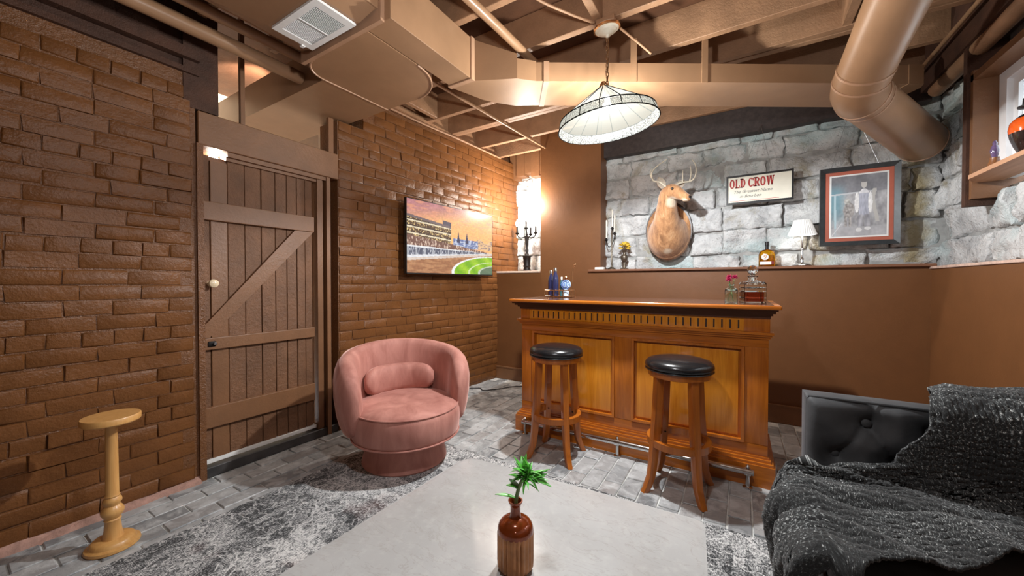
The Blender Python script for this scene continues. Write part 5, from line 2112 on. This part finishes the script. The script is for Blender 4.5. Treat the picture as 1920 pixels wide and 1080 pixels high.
obj('bulb', bm, M['bulb'], tl)
point('table_lamp_light', (0.437, 3.99, ZL + 0.27), 0.45, 0.02, (1.0, 0.94, 0.86))

# ---- shelf objects by the window
fn_ = thing('finial', 'small turned wooden finial with glass tip on the window shelf', 'ornament', (1.165, 3.10, 1.8155))
bm = bmesh.new()
lathe(bm, [(0, 0), (0.030, 0), (0.032, 0.006), (0.024, 0.03), (0.017, 0.055), (0.018, 0.062), (0, 0.063)], 24)
obj('wooden_base', bm, wood('finial_wood', srgb(110, 66, 34), srgb(150, 96, 52), 0.4), fn_)
bm = bmesh.new()
lathe(bm, [(0.010, 0.062), (0.014, 0.078), (0.018, 0.098), (0.014, 0.118), (0.008, 0.132), (0.010, 0.140), (0.005, 0.152), (0, 0.155)], 20)
obj('glass_tip', bm, plain('dark_violet_glass', srgb(96, 78, 112), 0.15, var=0.3, coat=0.5), fn_)
jg = thing('glazed_jug', 'dark glazed jug with orange band on the window shelf', 'jug', (1.185, 2.855, 1.8155))
bm = bmesh.new()
lathe(bm, [(0, 0), (0.028, 0), (0.034, 0.01), (0.050, 0.05), (0.062, 0.09), (0.066, 0.115)], 32)
obj('lower_body', bm, plain('black_brown_glaze', srgb(40, 30, 28), 0.12, var=0.3, coat=0.6), jg)
bm = bmesh.new()
lathe(bm, [(0.066, 0.115), (0.068, 0.135), (0.064, 0.165), (0.052, 0.182)], 32)
obj('orange_band', bm, plain('orange_red_glaze', srgb(206, 82, 26), 0.12, var=0.4, scale=14, coat=0.6), jg)
bm = bmesh.new()
lathe(bm, [(0.052, 0.182), (0.034, 0.198), (0.020, 0.206), (0.018, 0.230), (0.040, 0.236), (0.042, 0.242), (0.026, 0.246), (0.024, 0.28), (0, 0.282)], 28)
obj('lid', bm, M['black'], jg)

# ================================================================ BAR-TOP OBJECTS
ZT = 1.0725
cdy = thing('bar_caddy', 'rose-gold wire caddy on the left end of the bar', 'caddy', (-1.372, 3.05, ZT), R(8))
cw, cdp, chh = 0.125, 0.05, 0.060
bm = bmesh.new()
for z in (0.006, chh):
    tube(bm, [(-cw, -cdp, z), (cw, -cdp, z), (cw, cdp, z), (-cw, cdp, z)], 0.0042, 8, closed=True)
for x, y in ((-cw, -cdp), (cw, -cdp), (cw, cdp), (-cw, cdp), (-cw / 3, -cdp), (cw / 3, -cdp)):
    tube(bm, [(x, y, 0.002), (x, y, chh)], 0.0042, 8)
obj('wire_frame', bm, M['gold'], cdy)
obj('floor_plate', bbox(-cw, cw, -cdp, cdp, 0.001, 0.005), M['gold'], cdy, False)


def at_caddy(x, y):
    a = R(8)
    return (-1.372 + x * cos(a) - y * sin(a), 3.05 + x * sin(a) + y * cos(a), ZT + 0.0055)


def small_bottle(name, x, y, r_, h, m, cap, label, cat='bottle', group=None):
    b = thing(name, label, cat, at_caddy(x, y), 0, group)
    bm = bmesh.new()
    lathe(bm, [(0, 0), (r_ * .95, 0), (r_, 0.004), (r_, h * 0.60), (r_ * 0.86, h * 0.70), (r_ * 0.50, h * 0.80), (r_ * 0.42, h * 0.88), (0, h * 0.885)], 28)
    obj('body', bm, m, b)
    bm = bmesh.new()
    lathe(bm, [(0, h * 0.87), (r_ * 0.5, h * 0.87), (r_ * 0.5, h * 0.97), (r_ * 0.36, h), (0, h)], 20)
    obj('cap', bm, cap, b)
    return b


small_bottle('tall_bottle', -0.088, 0.014, 0.026, 0.235, M['navyglass'], M['chrome'], 'shorter navy glass bottle at the outer end of the wire caddy', 'bottle', 'navy bottles in the wire caddy')
small_bottle('tall_bottle', -0.040, -0.010, 0.029, 0.255, M['navyglass'], M['chrome'], 'taller navy glass bottle in the wire caddy', 'bottle', 'navy bottles in the wire caddy')
small_bottle('bitters_bottle', 0.010, 0.016, 0.017, 0.175, plain('teal_glass', srgb(60, 96, 104), 0.15, coat=0.5), M['candle'], 'slim teal bottle with pale cap in the wire caddy')
md = thing('porcelain_flask', 'round blue and white porcelain flask in the wire caddy', 'flask', at_caddy(0.058, -0.012))
bm = bmesh.new()
lathe(bm, [(0, -0.018), (0.030, -0.017), (0.043, -0.010), (0.046, 0.0), (0.043, 0.010), (0.030, 0.017), (0, 0.018)], 36)
bmesh.ops.transform(bm, matrix=Matrix.Translation((0, 0, 0.105)) @ Matrix.Rotation(pi / 2, 4, 'X'), verts=bm.verts[:])
obj('body', bm, plain('pale_blue_glaze', srgb(168, 192, 222), 0.2, var=0.12, coat=0.4), md)
BL = plain('cobalt_glaze', srgb(54, 84, 150), 0.2, var=0.2, coat=0.4)
bm = bmesh.new()
for r_ in (0.040, 0.026):
    tube(bm, [(r_ * cos(a), -0.0155 if r_ > .03 else -0.0185, 0.105 + r_ * sin(a)) for a in [2 * pi * i / 40 for i in range(40)]], 0.0022, 6, closed=True)
for k in range(12):
    a = 2 * pi * k / 12
    tube(bm, [(0.030 * cos(a), -0.0178, 0.105 + 0.030 * sin(a)), (0.037 * cos(a), -0.0165, 0.105 + 0.037 * sin(a))], 0.0018, 6)
for sx_ in (-0.010, 0.010):
    tube(bm, [(sx_, -0.0190, 0.094), (sx_ * .9, -0.0190, 0.118)], 0.0045, 8)
obj('painted_ornament', bm, BL, md)
bm = bmesh.new()
lathe(bm, [(0, 0), (0.024, 0), (0.026, 0.05), (0.018, 0.062), (0, 0.063)], 20)
obj('foot', bm, plain('pale_blue_foot', srgb(186, 204, 226), 0.2), md)
bm = bmesh.new()
lathe(bm, [(0.010, 0.148), (0.013, 0.158), (0.016, 0.166), (0.010, 0.180), (0, 0.184)], 18)
obj('stopper', bm, M['gold'], md)
bs = thing('bar_spoon', 'long gilt bar spoon standing in the wire caddy', 'spoon', at_caddy(0.107, 0.005))
bm = bmesh.new()
tube(bm, smooth_path([(0, 0, 0.0), (0.004, 0, 0.12), (0.008, 0, 0.235), (0.018, 0, 0.26)]), 0.0024, 8)
obj('handle', bm, M['gold'], bs)
bm = bmesh.new()
bmesh.ops.create_uvsphere(bm, u_segments=14, v_segments=8, radius=1.0)
bmesh.ops.transform(bm, matrix=Matrix.Translation((0.024, 0, 0.272)) @ Matrix.Rotation(0.6, 4, 'Y') @ Matrix.Diagonal((0.007, 0.004, 0.017, 1)), verts=bm.verts[:])
obj('bowl', bm, M['gold'], bs)

# ---- glass bottle with magenta flowers
gj = thing('glass_bottle', 'small clear greenish glass bottle holding flowers on the bar', 'bottle', (-0.056, 2.86, ZT - 0.0035))
bm = bmesh.new()
lathe(bm, [(0, 0), (0.036, 0), (0.038, 0.004), (0.038, 0.082), (0.032, 0.092), (0.018, 0.100), (0.016, 0.112), (0.020, 0.118), (0.020, 0.122), (0.014, 0.122), (0.013, 0.100), (0.030, 0.086), (0.035, 0.080), (0.035, 0.006), (0, 0.005)], 32)
obj('glass_body', bm, M['greenglass'], gj)
bq = thing('magenta_flowers', 'three magenta flowers in the small glass bottle', 'flowers', (-0.056, 2.86, ZT + 0.006))
pet = leaf_mesh('petal', 0.020, 0.006, 0.25, M['magenta'])
for q, (x, y, z, tx, ty) in enumerate(((-0.014, -0.012, 0.140, -0.2, -0.5), (-0.012, 0.012, 0.158, -0.3, 0.1), (0.020, 0.004, 0.156, 0.45, 0.0))):
    bm = bmesh.new()
    tube(bm, smooth_path([(x * -0.9, y * -0.9, 0.004), (x * 0.2, y * 0.2, 0.08), (x, y, z)]), 0.0016, 6)
    st_ = obj('flower_stem', bm, M['stem'], bq)
    for k in range(30):
        a = 2.4 * k
        e_ = -0.25 + 1.6 * k / 30
        o = obj('petal', pet, None, st_, loc=(x, y, z))
        aim(o, (cos(a) * cos(e_), sin(a) * cos(e_), sin(e_)), 0)

# ---- decanter
dc = thing('whiskey_decanter', 'cut glass decanter part filled with red-brown whiskey on the bar', 'decanter', (0.062, 2.85, ZT - 0.0035))
bm = bmesh.new()


def sq(r, z, a):
    k = 1.0 / max(abs(cos(a)), abs(sin(a)))
    k = min(k, 1.30)
    return r * k


prof = [(0, 0), (0.060, 0), (0.062, 0.004), (0.062, 0.030), (0.0595, 0.034), (0.062, 0.038), (0.062, 0.070), (0.0595, 0.074), (0.062, 0.078), (0.062, 0.095), (0.0595, 0.099), (0.062, 0.103), (0.062, 0.125), (0.056, 0.136), (0.030, 0.142), (0.022, 0.150), (0.024, 0.164), (0.032, 0.172), (0.030, 0.175), (0.014, 0.172), (0.012, 0.150), (0.050, 0.130), (0.056, 0.12), (0.056, 0.012), (0, 0.010)]
lathe(bm, prof, 48, fn=lambda r, z, a: sq(r, z, a) if r > 0.045 else r)
bmesh.ops.transform(bm, matrix=Matrix.Rotation(R(18), 4, 'Z'), verts=bm.verts[:])
obj('glass_body', bm, M['glass'], dc, True, 25)
bm = bmesh.new()
lathe(bm, [(0, 0.0125), (0.0535, 0.0125), (0.0545, 0.02), (0.0545, 0.070), (0, 0.070)], 48, fn=lambda r, z, a: sq(r, z, a))
bmesh.ops.transform(bm, matrix=Matrix.Rotation(R(18), 4, 'Z'), verts=bm.verts[:])
obj('whiskey', bm, M['redwhiskey'], dc, False)
bm = bmesh.new()
lathe(bm, [(0, 0.150), (0.010, 0.150), (0.012, 0.178), (0.016, 0.184)], 24)
bmesh.ops.create_icosphere(bm, subdivisions=2, radius=0.032, matrix=Matrix.Translation((0, 0, 0.212)))
obj('ball_stopper', bm, M['glass'], dc, False)

# ================================================================ PENDANT LAMP
PL = Vector((-0.705, 2.258, 0))
pn = thing('pendant_lamp', 'leaded glass pendant lamp with white cone shade and chain', 'lamp', (PL.x, PL.y, 2.19))
CANOPY = plain('cream_canopy', srgb(226, 218, 200), 0.3, var=0.08)
cq = (Matrix.Rotation(TH, 4, 'Z') @ Matrix.Rotation(R(-7), 4, 'Y') @ Matrix.Rotation(R(4), 4, 'X'))
bm = bmesh.new()
lathe(bm, [(0, 0.050), (0.072, 0.050), (0.076, 0.042), (0.070, 0.030), (0.058, 0.026), (0.054, 0.018), (0.040, 0.014), (0.034, 0.006), (0.014, 0.0), (0.010, -0.014), (0, -0.015)], 48)
bmesh.ops.transform(bm, matrix=Matrix.Translation((0, 0, 0.515)) @ cq, verts=bm.verts[:])
cn = obj('canopy', bm, CANOPY, pn)
bm = bmesh.new()
lathe(bm, [(0.067, 0.030), (0.080, 0.034), (0.080, 0.044), (0.067, 0.048)], 48)
bmesh.ops.transform(bm, matrix=Matrix.Translation((0, 0, 0.515)) @ cq, verts=bm.verts[:])
obj('gilt_ring', bm, M['gold'], cn)
obj('ceiling_box', bbox(-0.055, 0.055, -0.05, 0.05, 0.562, 0.60, 0.006, 2), M['joist'], pn)
# chain links from canopy to apex
lk_pts = [(0.008 * cos(a), 0.0, 0.0175 * sin(a)) for a in [2 * pi * i / 18 for i in range(18)]]
bm = bmesh.new()
tube(bm, lk_pts, 0.0024, 6, closed=True)
lkm = mesh_of('chain_link', bm, plain('brown_brass', srgb(150, 116, 84), 0.35, 0.8))
for k in range(11):
    o = obj('chain_link', lkm, None, pn, loc=(0.002 * (k % 2), 0, 0.225 + k * 0.0265))
    o.rotation_euler = (0, 0, TH + (pi / 2 if k % 2 else 0.2))
bm = bmesh.new()
tube(bm, smooth_path([(0.004, 0.002, 0.50), (-0.010, 0.0, 0.43), (0.012, 0.0, 0.36), (-0.008, 0, 0.30), (0.004, 0, 0.21)]), 0.0026, 8)
obj('cord', bm, plain('brown_cord', srgb(120, 90, 66), 0.6), pn)
# shade: 16 glass panels in lead came, filigree band, skirt
GL = NT('milk_glass')
GL.set(color=(0.012, 0.012, 0.011, 1), rough=0.3, spec=0.1, emit=(0.96, 0.98, 0.86, 1), estr=0.45)


def see_through(nt, k):
    tr = nt.n('ShaderNodeBsdfTransparent', {'Color': (1.0, 0.99, 0.96, 1)})
    tl_ = nt.n('ShaderNodeBsdfTranslucent', {'Color': (0.9, 0.9, 0.86, 1)})
    m1 = nt.n('ShaderNodeMixShader', {0: 0.004})
    nt.t.links.new(nt.b.outputs[0], m1.inputs[1])
    nt.t.links.new(tl_.outputs[0], m1.inputs[2])
    m2 = nt.n('ShaderNodeMixShader', {0: k})
    nt.t.links.new(m1.outputs[0], m2.inputs[1])
    nt.t.links.new(tr.outputs[0], m2.inputs[2])
    nt.t.links.new(m2.outputs[0], nt.t.nodes['Material Output'].inputs[0])


see_through(GL, 0.64)
BAND = NT('pale_band_glass')
vv = BAND.n('ShaderNodeTexVoronoi', {'Vector': BAND.co(), 'Scale': 95.0}, feature='DISTANCE_TO_EDGE').outputs['Distance']
bc = BAND.ramp(vv, [(0.05, (0.002, 0.002, 0.002, 1)), (0.12, (0.03, 0.03, 0.028, 1))])
BAND.set(color=bc, rough=0.35, spec=0.1, emit=BAND.ramp(vv, [(0.05, (0.02, 0.02, 0.02, 1)), (0.12, (0.42, 0.43, 0.38, 1))]), estr=0.8)
see_through(BAND, 0.45)
LEAD = plain('lead_came', (0.0006, 0.0008, 0.0008, 1), 0.6, 0.0, spec=0.05)
# the shade is a part: one mesh for the cap, panels as sub-parts
NP = 16
tilt = (Matrix.Rotation(TH, 4, 'Z') @ Matrix.Rotation(R(-6.5), 4, 'Y') @ Matrix.Rotation(R(1), 4, 'X'))
prof = [(0.020, 0.205), (0.284, 0.018), (0.300, -0.034)]


def sp_(r, z, a):
    return (tilt @ Vector((r * cos(a), r * sin(a), z)))


bm = bmesh.new()
for k in range(NP):
    a = 2 * pi * k / NP
    tube(bm, [sp_(r, z, a) for r, z in prof], 0.0028, 6)
for r, z in prof[1:]:
    tube(bm, [sp_(r, z, 2 * pi * k / 64) for k in range(64)], 0.0034, 6, closed=True)
shade_f = obj('lead_frame', bm, LEAD, pn)
bm = bmesh.new()
lathe(bm, [(0.0, 0.235), (0.012, 0.232), (0.024, 0.214), (0.030, 0.202), (0.0, 0.198)], 24)
bmesh.ops.transform(bm, matrix=tilt, verts=bm.verts[:])
obj('shade_cap', bm, M['gold'], pn)
for k in range(NP):
    a0, a1 = 2 * pi * k / NP, 2 * pi * (k + 1) / NP
    for nm, i, mt in (('glass_panel', 0, GL.m), ('filigree_panel', 1, BAND.m)):
        (r0, z0), (r1, z1) = prof[i], prof[i + 1]
        bm = bmesh.new()
        f_ = 4
        lo_ = [bm.verts.new(sp_(r0, z0, a0 + (a1 - a0) * j / f_)) for j in range(f_ + 1)]
        hi_ = [bm.verts.new(sp_(r1, z1, a0 + (a1 - a0) * j / f_)) for j in range(f_ + 1)]
        lo2 = [bm.verts.new(sp_(r0 - .003, z0 - .002, a0 + (a1 - a0) * j / f_)) for j in range(f_ + 1)]
        hi2 = [bm.verts.new(sp_(r1 - .003, z1 - .002, a0 + (a1 - a0) * j / f_)) for j in range(f_ + 1)]
        for j in range(f_):
            bm.faces.new((lo_[j], lo_[j + 1], hi_[j + 1], hi_[j]))
            bm.faces.new((lo2[j], hi2[j], hi2[j + 1], lo2[j + 1]))
        bm.faces.new(lo_ + lo2[::-1])
        bm.faces.new(hi_[::-1] + hi2)
        bm.faces.new((lo_[0], hi_[0], hi2[0], lo2[0]))
        bm.faces.new((lo_[-1], lo2[-1], hi2[-1], hi_[-1]))
        obj(nm, bm, mt, shade_f, False)
bm = bmesh.new()
lathe(bm, [(0, 0.045), (0.020, 0.052), (0.030, 0.072), (0.026, 0.095), (0.014, 0.115), (0.013, 0.15), (0, 0.15)], 20)
obj('bulb', bm, M['bulb'], pn)
point('pendant_light', (PL.x, PL.y, 2.19 + 0.012), 108, 0.03, (0.955, 0.985, 1.0))

# ---- two plain bulb holders on the joists (out of view) that carry the key light and an added fill light
for (x, y, z), lab in ((LAMP_A, 'bare ceiling bulb above the coffee table'), (FILL_LAMP, 'added fill bulb behind the viewer')):
    cb = thing('unseen_bulb', lab, 'lamp', (x, y, z), 0, 'bare ceiling bulbs')
    bm = bmesh.new()
    lathe(bm, [(0.0, -0.02), (0.022, -0.015), (0.030, 0.015), (0.024, 0.045), (0.014, 0.06), (0, 0.06)], 20)
    obj('bulb', bm, M['bulb'], cb)
    bm = bmesh.new()
    lathe(bm, [(0, 0.055), (0.020, 0.055), (0.022, 0.10), (0.006, 0.11), (0.005, 0.33), (0.05, 0.345), (0.052, 0.365), (0, 0.366)], 20)
    obj('lamp_holder', bm, M['black'], cb)
